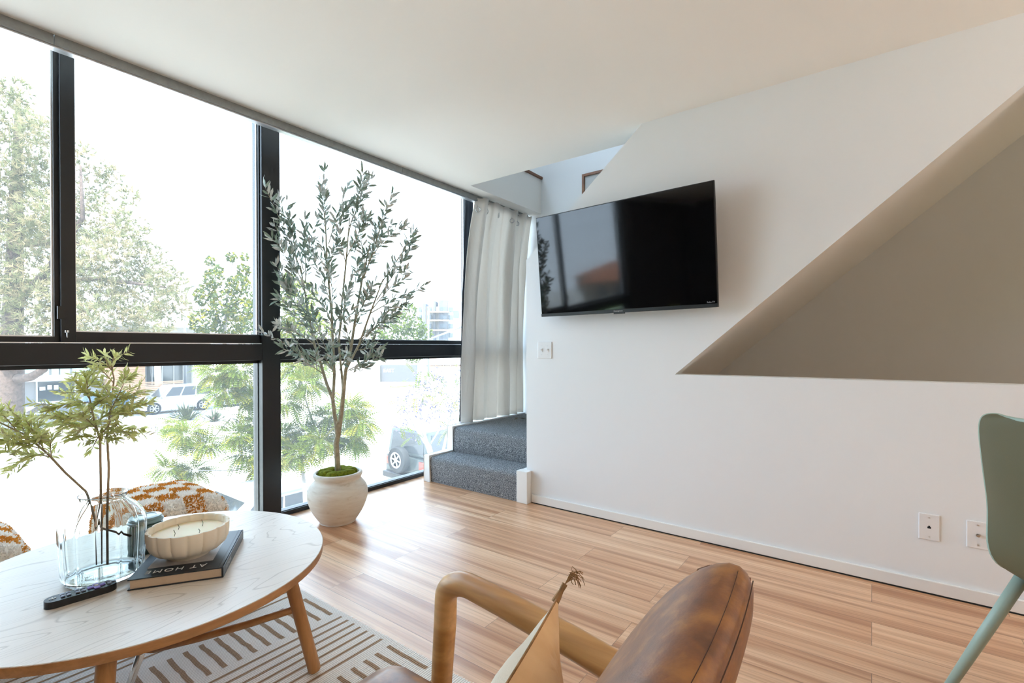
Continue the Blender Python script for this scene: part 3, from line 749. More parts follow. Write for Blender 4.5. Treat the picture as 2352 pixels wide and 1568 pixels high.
sprig('bushy upright sprig left of the tall tip, in the glass vase', [Vector((VX-.004, VY+.012, TZ+.035)), Vector((VX-.004, VY+.008, .60)), SV(231, 1075), SV(230, 1010, -.02), SV(215, 960, -.02), SV(205, 910), SV(190, 880)],
      [(SV(230, 1005, -.02), SV(160, 1010, -.05), 11), (SV(228, 1000), SV(255, 965, -.09), 9), (SV(222, 980), SV(115, 975, .02), 17), (SV(215, 960), SV(70, 962, -.02), 20), (SV(212, 950), SV(150, 905, .05), 12), (SV(205, 915), SV(165, 870, -.03), 10), (SV(205, 925), SV(110, 940, -.06), 14), (SV(200, 900), SV(195, 862, .0), 8), (SV(225, 990), SV(180, 950, -.09), 12), (SV(218, 970), SV(290, 940, .05), 13), (SV(228, 1000), SV(210, 1035, .03), 6), (SV(228, 1000), SV(270, 1012, .0), 8), (SV(210, 940), SV(255, 905, -.06), 9)], seed=12)
sprig('long sprig leaning out of the vase over the table to the left', [Vector((VX+.052, VY-.050, TZ+.115)), Vector((VX-.01, VY+.02, .565)), SV(197, 1128, .035), SV(150, 1085, .03), SV(110, 1042, .02), SV(60, 1000, .0), SV(10, 975, -.02), SV(-40, 950, -.03)],
      [(SV(118, 1050, .02), SV(0, 1040, -.03), 15), (SV(118, 1050, .02), SV(118, 1008, .0), 6), (SV(105, 1040), SV(60, 965, -.05), 12), (SV(95, 1030), SV(-30, 1010, -.06), 17), (SV(80, 1018), SV(85, 965, .03), 9), (SV(60, 1000), SV(20, 940, .0), 10), (SV(50, 995), SV(-50, 985, .03), 13), (SV(40, 990), SV(-20, 925, -.08), 13), (SV(105, 1040), SV(20, 1075, .0), 9), (SV(90, 1022), SV(95, 1000, -.05), 8), (SV(20, 980), SV(-70, 940, .0), 12), (SV(80, 1015), SV(10, 1000, -.10), 14)], seed=13)

# ------------------------------------------------------------------ shaggy poufs
def pouf(loc):
    rp = random.Random(5)
    root = thing('pouf', 'chequered cream and ochre shag pouf between the table and the window', 'pouf', loc, 0, 'chequered shag poufs along the window')
    sx, sy, sz, r = .42, .50, .405, .075
    def warp(q):
        b = 1+.10*max(0, 1-(q.x/.21)**2)*max(0, 1-(q.y/.25)**2) if q.z > 0 else 1
        return Vector((q.x*(1+.04*(1-(q.z/.19)**2)), q.y*(1+.03*(1-(q.z/.19)**2)), q.z*b))
    body = MB().rbox((0, 0, sz/2), (sx, sy, sz), r, 20, warp=warp)
    body.build('cushion', 'yarn_white', root, local=True, smooth=True)
    C_ = .079; pile = MB()
    # tufts stand on the faces of the cushion
    for f in body.f:
        a, b, c, d = [Vector(body.v[i]) for i in f]; nn = (c-a).cross(d-b)
        area = nn.length/2
        if area < 1e-9: continue
        nn.normalize(); cc = (a+b+c+d)/4
        if cc.z < .10: continue
        k = area*26000; k = int(k)+(1 if rp.random() < k-int(k) else 0)
        for _ in range(k):
            s, t = rp.random(), rp.random(); p = (a*(1-s)+b*s)*(1-t)+(d*(1-s)+c*s)*t
            ix = math.floor((p.x+.21)/C_); iy = math.floor((p.y+.25)/C_); iz = math.floor((p.z-.02)/C_)
            if abs(nn.z) > .55: par = ix+iy
            elif abs(nn.y) > abs(nn.x): par = ix+(0 if p.y > 0 else 0)+(5-min(iz+1, 4)) + (-1 if p.y < 0 else math.floor(.5/C_))
            else: par = iy+(5-min(iz+1, 4))+(-1 if p.x < 0 else math.floor(.42/C_))
            g = nn+Vector((rp.uniform(-.5, .5), rp.uniform(-.5, .5), rp.uniform(-.5, .4))); g.normalize()
            L_ = rp.uniform(.006, .012); w_ = rp.uniform(.0024, .0036)
            u_1 = g.orthogonal().normalized()*w_; u_2 = g.cross(u_1)
            tip = p+g*L_
            pile.add([p+u_1, p-u_1*.5+u_2*.87, p-u_1*.5-u_2*.87, tip+u_1*.5, tip-u_1*.25+u_2*.43, tip-u_1*.25-u_2*.43], [(0, 1, 4, 3), (1, 2, 5, 4), (2, 0, 3, 5), (3, 4, 5)], par % 2)
    pile.build('shag_pile', ['yarn_white', 'yarn_gold'], root, local=True)
    return root
p1 = pouf((.835, 2.70, 0)); p1['label'] = 'chequered cream and ochre shag pouf behind the candle bowl, by the window'
dup(p1, (.150, 2.64, 0), 'chequered cream and ochre shag pouf at the left end of the table')

# ------------------------------------------------------------------ potted olive tree
PX, PY = 1.80, 2.722
ot = thing('potted_olive_tree', 'tall artificial olive tree in a round white pot by the window', 'plant', (PX, PY, 0))
pprof = rsm([(0, .001), (.100, .001), (.108, .008), (.128, .035), (.158, .085), (.178, .140), (.183, .180), (.175, .220), (.155, .250), (.142, .265), (.140, .278), (.147, .292), (.149, .305), (.144, .314), (.134, .316), (.128, .308), (.127, .285), (0, .283)], 3)
MB().lathe(pprof, (PX, PY, 0), 72, mod=lambda th, j: 1+.006*sin(3*th+j*.1)).build('pot', 'pot', ot, smooth=True)
rnd = random.Random(3)
ms = MB()
for k in range(9):
    a = 2*pi*k/9+.3*rnd.random(); q = .078 if k % 2 else .070
    ms.rbox((PX+q*cos(a), PY+q*sin(a), .305), (.078+.02*rnd.random(), .072, .056), .026, 6)
ms.rbox((PX, PY, .292), (.20, .20, .03), .014, 6)
ms.build('moss', 'moss', ot, smooth=True)
TT = 3.07
def OT(u, v, dt=0):
    p = W(u, v, TT+dt)
    if p.y > 3.0:                      # stay on the room side of the glass
        p = CAM+(p-CAM)*((3.0-CAM.y)/(p.y-CAM.y))
    return p
tk = MB()
base = Vector((PX, PY, .28))
fork = OT(776, 975)
tk.tube([base, OT(775, 1055), OT(772, 1020), OT(776, 1000), OT(774, 980), OT(779, 968)], [.0175, .0175, .017, .0165, .0175, .017], 12)
tk.tube([OT(775, 1000), OT(773, 978), OT(768, 950, .01), OT(764, 915, .02), OT(750, 880, .05), OT(738, 840, .07), OT(722, 790, .09), OT(705, 700, .10), OT(690, 610, .1)], [.012, .013, .0125, .011, .0095, .009, .008, .006, .004], 10)
tk.tube([OT(777, 1004), OT(780, 980), OT(786, 930), OT(790, 890, -.02), OT(794, 850, -.05), OT(806, 800, -.05), OT(815, 740, -.05), OT(832, 640, -.05), OT(850, 560, -.04)], [.012, .014, .013, .012, .0105, .009, .008, .006, .004], 10)
tk.tube([OT(768, 948, .01), OT(765, 915, .022), OT(768, 860, .03), OT(765, 800, .03), OT(762, 720, .04), OT(752, 620, .03), OT(747, 500, .02)], [.009, .0095, .0095, .009, .008, .006, .0035], 10)
tk.tube([OT(787, 925, -.008), OT(788, 890, -.015), OT(784, 850, .0), OT(778, 790, -.02), OT(785, 700, -.04), OT(795, 600, -.05), OT(803, 500, -.05)], [.007, .0085, .0075, .007, .006, .005, .003], 10)
tk.tube([OT(791, 880, -.028), OT(797, 845, -.05), OT(825, 790, -.08), OT(850, 720, -.10), OT(880, 640, -.10)], [.006, .007, .0065, .0055, .003], 8)
tk.build('trunk', 'olive_bark', ot, smooth=True)
ol = MB(); tw = MB()
def oleaf(p, d):
    v, f = leaf_pts(p, d, rv(1), rnd.uniform(.048, .074), rnd.uniform(.0125, .0175), rnd.uniform(-.3, .3)); ol.add(v, f, 1 if rnd.random() < .45 else 0)
def branch(a, b, sag=.04, n=None, r=.0035, lo=.15):
    L_ = (b-a).length; m_ = a.lerp(b, .5)+Vector((0, 0, sag*L_))+rv(.03)*L_
    c = bez(a, m_, b, 9); tw.tube(c, [r*(1-.7*i/9) for i in range(10)], 6)
    n = n or int(L_/.0235)
    for i in range(n):
        s = lo+(1-lo)*(i+.5)/n; k = min(int(s*9), 8); q = c[k].lerp(c[k+1], s*9-k); d = (c[k+1]-c[k]).normalized()
        for g in (-1, 1):
            if rnd.random() < .12: continue
            sd = d.cross(rv(1)).normalized()
            dd = d*.75+sd*rnd.uniform(.5, 1.0)+rv(.25); dd.y -= .25 if q.y > 2.93 else 0
            oleaf(q, dd)
    oleaf(b, (c[-1]-c[-2])+rv(.05)); oleaf(b, (c[-1]-c[-2]).normalized()+rv(.6))
TIPS = [((747, 520, .02), (745, 392, .0)), ((750, 560, .03), (738, 440, -.05)), ((755, 560, .0), (800, 425, .03)), ((800, 540, -.05), (832, 420, -.05)), ((803, 520, -.05), (850, 412, .02)), ((760, 600, .0), (790, 480, -.08)),
        ((835, 640, -.05), (900, 445, -.06)), ((830, 650, -.05), (880, 500, .05)), ((850, 600, -.04), (868, 540, .08)), ((845, 600, -.04), (915, 520, -.1)), ((870, 660, -.1), (950, 545, -.08)), ((865, 690, -.1), (945, 570, -.05)), ((855, 710, -.1), (935, 618, -.12)),
        ((850, 720, -.1), (975, 655, -.08)), ((830, 780, -.08), (935, 690, -.05)), ((820, 800, -.06), (900, 705, -.12)), ((815, 805, -.06), (868, 800, -.10)), ((800, 850, -.05), (872, 820, -.12)), ((805, 850, -.06), (840, 845, -.16)), ((822, 780, -.08), (880, 745, .02)),
        ((690, 620, .1), (608, 428, -.02)), ((695, 640, .1), (640, 460, .0)), ((700, 660, .1), (632, 520, -.02)), ((697, 620, .1), (668, 520, .05)), ((705, 680, .1), (640, 560, -.1)), ((702, 650, .1), (700, 505, .04)), ((712, 740, .1), (634, 610, -.06)), ((715, 760, .1), (640, 640, -.05)),
        ((718, 770, .1), (640, 690, -.04)), ((722, 790, .09), (640, 740, -.08)), ((735, 830, .07), (604, 764, -.06)), ((740, 845, .07), (650, 800, -.12)), ((745, 860, .06), (690, 825, -.1)), ((762, 700, .04), (715, 580, -.08)), ((764, 720, .03), (760, 600, -.12)), ((758, 650, .03), (740, 560, -.1)), ((762, 740, .04), (720, 660, -.06)),
        ((768, 840, .03), (735, 770, -.1)), ((790, 700, -.04), (830, 590, -.12)), ((795, 610, -.05), (770, 500, -.1)), ((782, 760, -.03), (800, 660, -.14)), ((778, 790, -.02), (745, 700, -.15)), ((815, 740, -.05), (860, 650, -.15)), ((812, 760, -.05), (845, 690, .05)), ((806, 800, -.05), (790, 730, -.18)), ((830, 660, -.05), (810, 560, .06)), ((765, 790, .03), (700, 740, .05)), ((710, 720, .1), (670, 650, .02)),
        ((700, 650, .1), (720, 560, .1)), ((752, 620, .03), (700, 540, -.02)), ((797, 590, -.05), (845, 500, -.1)), ((840, 620, -.05), (820, 470, -.1)), ((780, 850, .0), (800, 815, -.15)), ((768, 860, .03), (745, 820, -.08)), ((735, 800, .08), (690, 700, -.03))]
for a, b in TIPS:
    branch(OT(*a), OT(*b))
    if rnd.random() < .95:
        p, q = OT(*a), OT(*b); s = p.lerp(q, rnd.uniform(.3, .6)); e = s+(q-s)*rnd.uniform(.5, .8)+Vector((rnd.uniform(-.08, .08), rnd.uniform(-.10, .02), rnd.uniform(-.03, .08)))
        if e.y > 2.98: e.y = 2.98
        branch(s, e, n=8, r=.002, lo=.3)
tw.build('branches', 'olive_bark', ot, smooth=True)
ol.build('leaves', ['olive_leaf', 'olive_leaf2'], ot)

# ------------------------------------------------------------------ leather armchair
ac = thing('armchair', 'brown leather armchair with bent wood arms in front of the coffee table', 'armchair', (.385, .50, 0))
AX0, AX1 = .005, .762
def arm(x, name):
    pts = [(x+.004, .800, .0125), (x+.003, .772, .30), (x, .752, .50)]
    # rounded front corner
    c = Vector((x, .680, .548))
    for k in range(8):
        a = pi/2*k/7; pts.append((x-.004*k/7, .678+.072*cos(a), .548+.052*sin(a)+.0))
    pts += [(x-.012, .58, .597), (x-.028, .42, .588), (x-.046, .25, .575), (x-.06, .08, .560), (x-.066, .02, .553)]
    n = len(pts)
    MB().tube(pts, [.018, .0235, .026]+[.0255]*8+[.0265, .027, .0265, .025, .022][:n-11], 18, flat=.92).build(name, 'oak_arm', ac, smooth=True)
    MB().tube([(x-.04, -.05, .0165), (x-.045, .02, .30), (x-.052, .075, .552)], [.017, .021, .022], 14).build('rear_leg', 'oak_arm', ac, smooth=True)
arm(AX1, 'armrest'); arm(AX0+.07, 'armrest')
# seat
def swarp(q): return Vector((q.x, q.y, q.z+.014*(1-(q.x/.34)**2)*(1-(q.y/.34)**2)*(1 if q.z > 0 else 0)))
MB().rbox((.387, .548, .355), (.655, .640, .125), .045, 12, warp=swarp).build('seat', 'leather', ac, smooth=True)
MB().box(.08, .72, .22, .80, .255, .296).build('seat_frame', 'oak_arm', ac, bevel=.005)
# backrest: a leaning pad, profile in y,z swept along x with rounded ends
prof = [(.404, .416), (.378, .473), (.341, .564), (.304, .645), (.268, .712), (.228, .775), (.190, .820), (.154, .846), (.124, .849), (.104, .830), (.110, .790), (.150, .700), (.200, .600), (.255, .500), (.310, .420)]
cx_ = sum(p[0] for p in prof)/len(prof)
def pad(xs, shr, mi=0):
    mb = MB(); vs = []; n = len(prof)
    for x, s in zip(xs, shr):
        for (y, z) in prof:
            k = (z-.40)/.44; cyy = .40-.27*k; vs.append((x, cyy+(y-cyy)*s-.016*max(0, 1-((x-.37)/.255)**2), .42+(z-.42)*(1-(1-s)*.06)))
    fs = []
    for i in range(len(xs)-1):
        for k in range(n):
            k2 = (k+1) % n; fs.append((i*n+k, i*n+k2, (i+1)*n+k2, (i+1)*n+k))
    fs += [tuple(range(n))[::-1], tuple((len(xs)-1)*n+k for k in range(n))]
    return mb.add(vs, fs)
xs = [.10, .103, .112, .14, .2, .3, .4, .5, .58, .612, .622, .626]; sh = [.45, .75, .92, 1, 1, 1, 1, 1, 1, .93, .78, .5]
bp = pad(xs, sh).build('backrest', 'leather', ac, smooth=True, subsurf=1)
sm = MB()
for yo, zo, rr in ((.1255, .8458, .0004), (.110, .8388, .0006)):
    pts = [(.13+.462*i/80, yo-.016*max(0, 1-((.13+.462*i/80-.37)/.255)**2), zo) for i in range(81)]
    if rr > .0012:
        for i in range(0, 80): sm.tube([pts[i], Vector(pts[i]).lerp(Vector(pts[i+1]), .6)], .0008, 5)
    else: sm.tube(pts, rr, 5)
sm.build('stitching', 'thread', bp)
pp = MB()
path = [Vector((.6155, y, z)) for (y, z) in ((.172, .8235), (.160, .831), (.146, .8355), (.128, .8365), (.114, .8285))]
for i in range(27):      # crimped piping round the top corner of the pad
    k = i/26*4; j = min(int(k), 3); p = path[j].lerp(path[j+1], k-j)
    pp.rbox(tuple(p), (.007, .0030, .0045), .0013, 2)
pp.build('piping', 'leather', bp)
MB().tube([(.14, .205, .56), (.60, .205, .56)], .016, 12).build('back_rail', 'oak_arm', ac, smooth=True)

# ------------------------------------------------------------------ pillow
pl = thing('throw_pillow', 'tan and cream throw pillow with corner tassel standing on the armchair', 'pillow', (.41, .41, .43))
def pillow_half(sgn, name, mat):
    n = 22; vs = []; fs = []; PWX, PHZ, TK = .215, .165, .075
    for j in range(n+1):
        for i in range(n+1):
            a, b = -1+2*i/n, -1+2*j/n
            pin = 1-.10*(1-abs(b)**2)*abs(a)**3 ; pin2 = 1-.10*(1-abs(a)**2)*abs(b)**3
            t = (max(0, 1-a*a)**.55)*(max(0, 1-b*b)**.55)
            x, z = a*PWX*pin, b*PHZ*pin2
            wr = .004*sin(9*a+5*b)*t+.003*sin(14*b-6*a)*t
            vs.append((x, sgn*(t*TK*(.62 if sgn > 0 else 1)+wr), z))
    for j in range(n):
        for i in range(n):
            q = j*(n+1)+i; f = (q, q+1, q+n+2, q+n+1); fs.append(f if sgn < 0 else f[::-1])
    tilt = Matrix.Translation((.420, .366, .550)) @ Matrix.Rotation(radians(12), 4, 'Z') @ Matrix.Rotation(radians(9), 4, 'X') @ Matrix.Rotation(radians(-2), 4, 'Y')
    return MB().add([tilt @ Vector(p) for p in vs], fs).build(name, mat, pl, smooth=True), tilt
o1, tilt = pillow_half(1, 'linen_side', 'linen')
o2, _ = pillow_half(-1, 'leather_side', 'tan')
sm = MB(); ring = []
for k in range(4):
    for i in range(12):
        s = -1+2*i/12; a, b = [(s, 1), (1, -s), (-s, -1), (-1, s)][k]
        ring.append(tilt @ Vector((a*.215*(1-.10*(1-b*b)*abs(a)**3), 0, b*.165*(1-.10*(1-a*a)*abs(b)**3))))
sm.tube(ring+[ring[0]], .0016, 6, caps=False).build('seam', 'jute', pl, smooth=True)
for sgn in (1, -1):
    rnd = random.Random(20+sgn)
    cr = tilt @ Vector((.215*sgn, 0, .165)); ts = MB()
    o_ = Vector((.020*sgn, -.006, .022))
    ts.tube([cr-o_*.3, cr, cr+o_*.3, cr+o_*.7], [.006, .0055, .0038, .0045], 8)
    for i in range(26):
        d = Vector((rnd.uniform(.2, 1.1)*sgn, rnd.uniform(-1.0, .1), rnd.uniform(.1, .9)))*.016; e = cr+o_*.7
        ts.tube([e, e+o_*.35+d*.45+rv(.002), e+d+Vector((.004*sgn, -.002, .006))+rv(.004), e+d*1.25+Vector((.006*sgn, -.004, -.002-.006*rnd.random()))+rv(.005)], .0006, 4, caps=False)
    ts.build('tassel', 'jute', pl)

# ------------------------------------------------------------------ green dining chair
dc = thing('dining_chair', 'sage green shell dining chair with mint metal legs near the wall', 'chair', (1.947, -.553, 0), radians(-50))
# shell: local +x is the way the chair faces; grid from seat front to top of back
sec = [(.235, .438), (.22, .452), (.15, .452), (.05, .438), (-.05, .424), (-.12, .422), (-.180, .442), (-.210, .505), (-.222, .61), (-.235, .70), (-.248, .79), (-.256, .850), (-.260, .884), (-.263, .900), (-.264, .904)]
wid = [.15, .185, .198, .200, .192, .184, .192, .210, .219, .221, .220, .219, .212, .196, .160]
def smooth3(pts, k=4):
    pts = [Vector(p) for p in pts]; n = len(pts); out = []
    for i in range(n):
        p0, p1, p2, p3 = pts[i-1], pts[i], pts[(i+1) % n], pts[(i+2) % n]
        for q in range(k):
            t = q/k; out.append(((1-t)**3*p0+(3*t**3-6*t*t+4)*p1+(-3*t**3+3*t*t+3*t+1)*p2+t**3*p3)/6)
    return out+[out[0]]
def shell_pts(off=0):
    vs = []; n = 16
    for (x, z), w_ in zip(sec, wid):
        back = max(0, min(1, (z-.46)/.12))
        for i in range(n+1):
            a = -1+2*i/n
            curl = abs(a)**2.6
            xx = x+curl*.055*back; zz = z+curl*.018*(1-back)
            vs.append((xx, a*w_, zz))
    return vs, n
vs, n = shell_pts()
fs = [(j*(n+1)+i, j*(n+1)+i+1, (j+1)*(n+1)+i+1, (j+1)*(n+1)+i) for j in range(len(sec)-1) for i in range(n)]
sh_ = MB().add(vs, fs).build('seat_shell', 'sage', dc, local=True, smooth=True, subsurf=0)
b = sh_.modifiers.new('sub', 'SUBSURF'); b.levels = 2; b.render_levels = 2
so = sh_.modifiers.new('solid', 'SOLIDIFY'); so.thickness = .008; so.offset = 0
edge = [vs[j*(n+1)] for j in range(len(sec))]+[vs[(len(sec)-1)*(n+1)+i] for i in range(1, n+1)]+[vs[j*(n+1)+n] for j in range(len(sec)-2, -1, -1)]+[vs[i] for i in range(n-1, 0, -1)]
MB().tube(smooth3(edge), .0055, 8, caps=False).build('lit_shell_rim', 'mint', dc, local=True, smooth=True)  # paler rim: window light along the shell's edge put into colour
MB().box(-.13, .13, -.03, .03, .412, .432).box(-.03, .03, -.13, .13, .412, .432).build('under_frame', 'plastic_black', dc, local=True)
for sx, sy in ((-1, 1), (-1, -1), (1, 1), (1, -1)):
    t_ = Vector((sx*.143, sy*.148, .452)); f_ = Vector((sx*.27, sy*.275, .006))
    MB().tube([t_, t_.lerp(f_, .5), f_], [.0165, .0155, .012], 16).build('leg', 'mint', dc, local=True, smooth=True)
# ------------------------------------------------------------------ the street outside
ZG = -3.3
def FY(u, v, y):
    d = FW + RT*((u-1176)/F_PX) + UP*((784+CY-v)/F_PX); return CAM+d*(y/d.y)
MB().box(-90, 240, 3.25, 240, ZG-.2, ZG).build('street', 'asphalt', struct=True)
MB().box(-90, 240, 3.25, 7.2, ZG, ZG+.12).build('sidewalk', 'concrete', struct=True)
MB().box(-90, 60, 43.0, 52, ZG, ZG+.14).build('sidewalk_far', 'concrete', struct=True)
ln = MB()
for y in (15.6, 15.95): ln.box(-90, 160, y, y+.10, ZG, ZG+.006)
ln.build('road_marking', 'roadline', struct=True)
c_ = G(430, 28)
MB().poly([(c_.x+7.5*cos(a)*(1 if cos(a) > 0 else .6), c_.y+2.0*sin(a)) for a in [2*pi*k/40 for k in range(40)]], lambda p, q, d: (p, q, d), ZG, ZG+.16).build('road_island', 'concrete', struct=True)
MB().box(-46, -8, 11, 26, ZG, ZG+.05).build('lawn', 'lawn', struct=True)

def tri_leaf(mb, p, s, mi):
    a = rv(1).normalized()*s; b = a.cross(rv(1)).normalized()*s*.55
    mb.add([p-a, p+b*.9, p+a, p-b*.9], [(0, 1, 2, 3)], mi)
def crown(mb, clusters, t, dens, size, mis, dz=1.0):
    """leaves filling round clumps; each clump (u, v, radius in px) stands at depth t"""
    for (u, v, r) in clusters:
        c = W(u, v, t+rnd.uniform(-1, 1)*dz); R_ = r*t/F_PX; n = int(dens*r*r/100)
        for _ in range(n):
            d = rv(1)
            while d.length > 1: d = rv(1)
            k = .55+.45*rnd.random(); p = c+d.normalized()*R_*d.length**.5
            tri_leaf(mb, p, size*rnd.uniform(.7, 1.3), rnd.choice(mis))
def frond(mb, p, d, L_, mi, n=8):
    d = d.normalized(); s = d.cross(Vector((0, 0, 1))+rv(.5)).normalized(); q = p
    for i in range(n):
        d = (d+Vector((0, 0, -.09))).normalized(); q = q+d*L_/n
        for g in (-1, 1):
            e = (s*g+d*.45).normalized(); l = L_*.25*(1-.5*abs(i/n-.45)); w = l*.42; m_ = q+e*l*.5
            mb.add([q, m_+d*w*.5, q+e*l, m_-d*w*.5], [(0, 1, 2, 3)], mi)
def feather(mb, clusters, t, per, L_, mis, dz=.5):
    for (u, v, r) in clusters:
        c = W(u, v, t+rnd.uniform(-1, 1)*dz); R_ = r*t/F_PX
        for _ in range(int(per*r/10)):
            d = rv(1).normalized(); d.z = d.z*.6+.1; p = c+d*R_*rnd.uniform(.1, .75)
            frond(mb, p, d+rv(.4), L_*rnd.uniform(.7, 1.2), rnd.choice(mis))
def limbs(mb, lists, seg=8):
    for pts, r0, r1 in lists:
        n = len(pts); mb.tube([p if isinstance(p, Vector) else W(*p) for p in pts], [r0+(r1-r0)*i/(n-1) for i in range(n)], seg)
def tree(label, cat, limb, barkm, build, mats_, seed, loc, group=None, names=('trunk', 'foliage')):
    global rnd
    rnd = random.Random(seed); root = thing('tree', label, cat, tuple(loc), 0, group)
    b = MB(); limbs(b, limb); b.build(names[0], barkm, root, smooth=True)
    f = MB(); build(f); f.build(names[1], mats_, root)
    return root
# the big pine
def pine_build(f):
    for (u, v, r) in [(40, 215, 34), (28, 285, 58), (85, 300, 40), (15, 375, 80), (90, 400, 55), (40, 480, 90), (110, 500, 60), (182, 350, 28), (190, 430, 55), (250, 400, 30), (300, 450, 24), (232, 500, 58), (292, 530, 46), (150, 560, 75), (55, 600, 105), (260, 600, 78), (340, 610, 50), (180, 660, 80), (320, 685, 66), (385, 650, 40), (398, 700, 38), (240, 725, 70), (75, 720, 90), (340, 740, 48), (150, 740, 60), (-50, 500, 80), (-60, 650, 90)]:
        t = 29+rnd.uniform(-2.5, 2.5); c = W(u, v, t); R_ = r*t/F_PX
        for _ in range(int(r*r/15)+6):
            d = rv(1)
            while d.length > 1: d = rv(1)
            p = c+d*R_; mi = 0 if rnd.random() < .6 else 1
            ax = (d*.6+rv(.8)+Vector((0, 0, .35))).normalized()
            for _ in range(9):
                g = (ax+rv(.75)).normalized()*rnd.uniform(.30, .52); s = g.cross(rv(1)).normalized()*.027
                f.add([p-s, p+s, p+g], [(0, 1, 2)], mi)
tree('tall sunlit pine with thick reddish trunk across the street on the left', 'tree',
     [([G(14, 29, ZG), (16, 930, 29), (22, 880, 29), (26, 800, 29), (33, 650, 29), (36, 480, 29), (42, 300, 29), (42, 215, 29)], .88, .10),
      ([(30, 870, 29), (70, 866, 28.5), (100, 848, 28), (120, 800, 27.6), (170, 740, 27.5), (230, 690, 27.5)], .28, .08), ([(33, 700, 29), (110, 620, 28), (190, 500, 28), (185, 380, 28)], .25, .06), ([(35, 560, 29), (180, 560, 30), (290, 500, 30)], .2, .05),
      ([(25, 830, 29), (-10, 810, 28), (-60, 740, 28)], .3, .1), ([(33, 650, 29), (230, 640, 28), (380, 660, 27)], .22, .05)], 'bark', pine_build, ['pine', 'pine2'], 31, G(14, 29), names=('trunk', 'needles'))
# broadleaf trees further off
tree('slender yellow green tree beyond the street lamp', 'tree', [([G(515, 42, ZG), (516, 760, 42), (522, 680, 42), (535, 600, 42)], .2, .04), ([(516, 780, 42), (490, 690, 42), (485, 610, 42)], .1, .03), ([(518, 740, 42), (560, 660, 42), (562, 620, 42)], .1, .03)], 'bark_pale',
     lambda f: crown(f, [(532, 590, 12), (484, 600, 12), (560, 622, 16), (490, 640, 22), (548, 655, 26), (472, 678, 24), (516, 695, 30), (556, 712, 28), (468, 738, 30), (526, 745, 34), (500, 620, 12), (562, 590, 9)], 42, 42, 0.19, [0, 0, 1], 1.2), ['leaf_mid', 'leaf_yellow'], 41, G(515, 42))
tree('grey green tree partly hidden by the black window post', 'tree', [([G(590, 58, ZG), (590, 780, 58), (585, 690, 58)], .2, .05)], 'bark_pale',
     lambda f: crown(f, [(582, 690, 20), (590, 730, 30), (575, 750, 26), (610, 745, 28), (565, 770, 24)], 58, 38, 0.20, [0], 1.2), ['leaf_mid'], 42, G(590, 58))
tree('lime green tree behind the top of the indoor olive tree', 'tree', [([G(690, 46, ZG), (690, 780, 46), (685, 680, 46)], .2, .05)], 'bark_pale',
     lambda f: crown(f, [(650, 665, 28), (692, 680, 36), (642, 722, 36), (702, 738, 36), (742, 760, 26), (665, 640, 16), (670, 770, 40), (640, 800, 40), (730, 820, 34)], 46, 38, 0.20, [0, 1], 1.5), ['leaf_yellow', 'leaf_lime'], 43, G(690, 46))
tree('rounded pale green tree in front of the apartment block', 'tree', [([G(935, 78, ZG), (935, 780, 78), (938, 720, 78)], .3, .08)], 'bark_pale',
     lambda f: crown(f, [(938, 715, 20), (920, 745, 26), (955, 750, 24), (892, 762, 24), (980, 768, 16), (870, 775, 20), (940, 775, 30), (905, 800, 26), (950, 812, 22)], 78, 46, 0.29, [0, 1], 2), ['leaf_mid', 'leaf_lime'], 44, G(935, 78))
# feathery street trees close to the window
N1 = [(500, 858, 40), (552, 852, 44), (520, 900, 36), (578, 915, 34), (590, 975, 38), (548, 1000, 34), (425, 1000, 34), (478, 1020, 26), (388, 1078, 28), (445, 1082, 28), (566, 1045, 38), (606, 1070, 34), (400, 975, 18)]
tree('feathery lime tree just outside, left of the black window post', 'tree',
     [([G(600, 12.6, ZG), (598, 1120, 12.0), (592, 1050, 11), (586, 980, 11), (566, 910, 11), (563, 850, 11)], .05, .012), ([(590, 1010, 11), (545, 965, 11), (530, 960, 11.2), (495, 1000, 11), (480, 1040, 11)], .022, .008), ([(582, 960, 11), (540, 900, 11), (500, 870, 11)], .02, .006), ([(592, 1060, 11), (540, 1080, 10.6), (460, 1080, 10.5), (390, 1078, 10.5)], .02, .006), ([(495, 1000, 11), (425, 995, 11)], .01, .005)], 'bark_pale',
     lambda f: feather(f, N1, 11, 44, .33, [0, 0, 1]), ['leaf_lime', 'leaf_yellow'], 51, G(600, 12.6))
N2 = [(672, 850, 36), (704, 880, 38), (655, 925, 34), (648, 1000, 38), (700, 995, 34), (690, 1040, 36), (738, 1015, 30), (800, 940, 46), (832, 970, 26), (790, 1005, 42), (745, 960, 30), (722, 838, 34), (640, 1060, 36), (820, 1010, 26)]
tree('feathery lime tree just outside, seen behind the indoor olive trunk', 'tree',
     [([G(705, 8.7, ZG), (700, 1120, 9.2), (690, 1040, 10), (705, 1000, 10), (725, 985, 10), (712, 950, 10), (697, 900, 10), (683, 830, 10)], .045, .010), ([(725, 985, 10), (745, 962, 10), (790, 950, 10), (830, 965, 10)], .018, .006), ([(690, 990, 10), (650, 1000, 10), (640, 940, 10)], .018, .006), ([(705, 1000, 10), (760, 1010, 10), (800, 1005, 10)], .014, .005)], 'bark_pale',
     lambda f: feather(f, N2, 9.6, 44, .31, [0, 0, 1]), ['leaf_lime', 'leaf_yellow'], 52, G(705, 8.7))
N3 = [(930, 930, 26), (958, 905, 30), (1000, 885, 28), (1040, 905, 34), (1052, 950, 30), (982, 948, 28), (920, 975, 20), (955, 1000, 16), (1030, 985, 24), (1005, 860, 20), (1056, 862, 18), (960, 865, 14), (1080, 920, 34), (1090, 970, 30)]
def jac(f):
    feather(f, N3, 13, 4, .36, [0, 1]); crown(f, N3, 13, 16, .042, [2], .5)
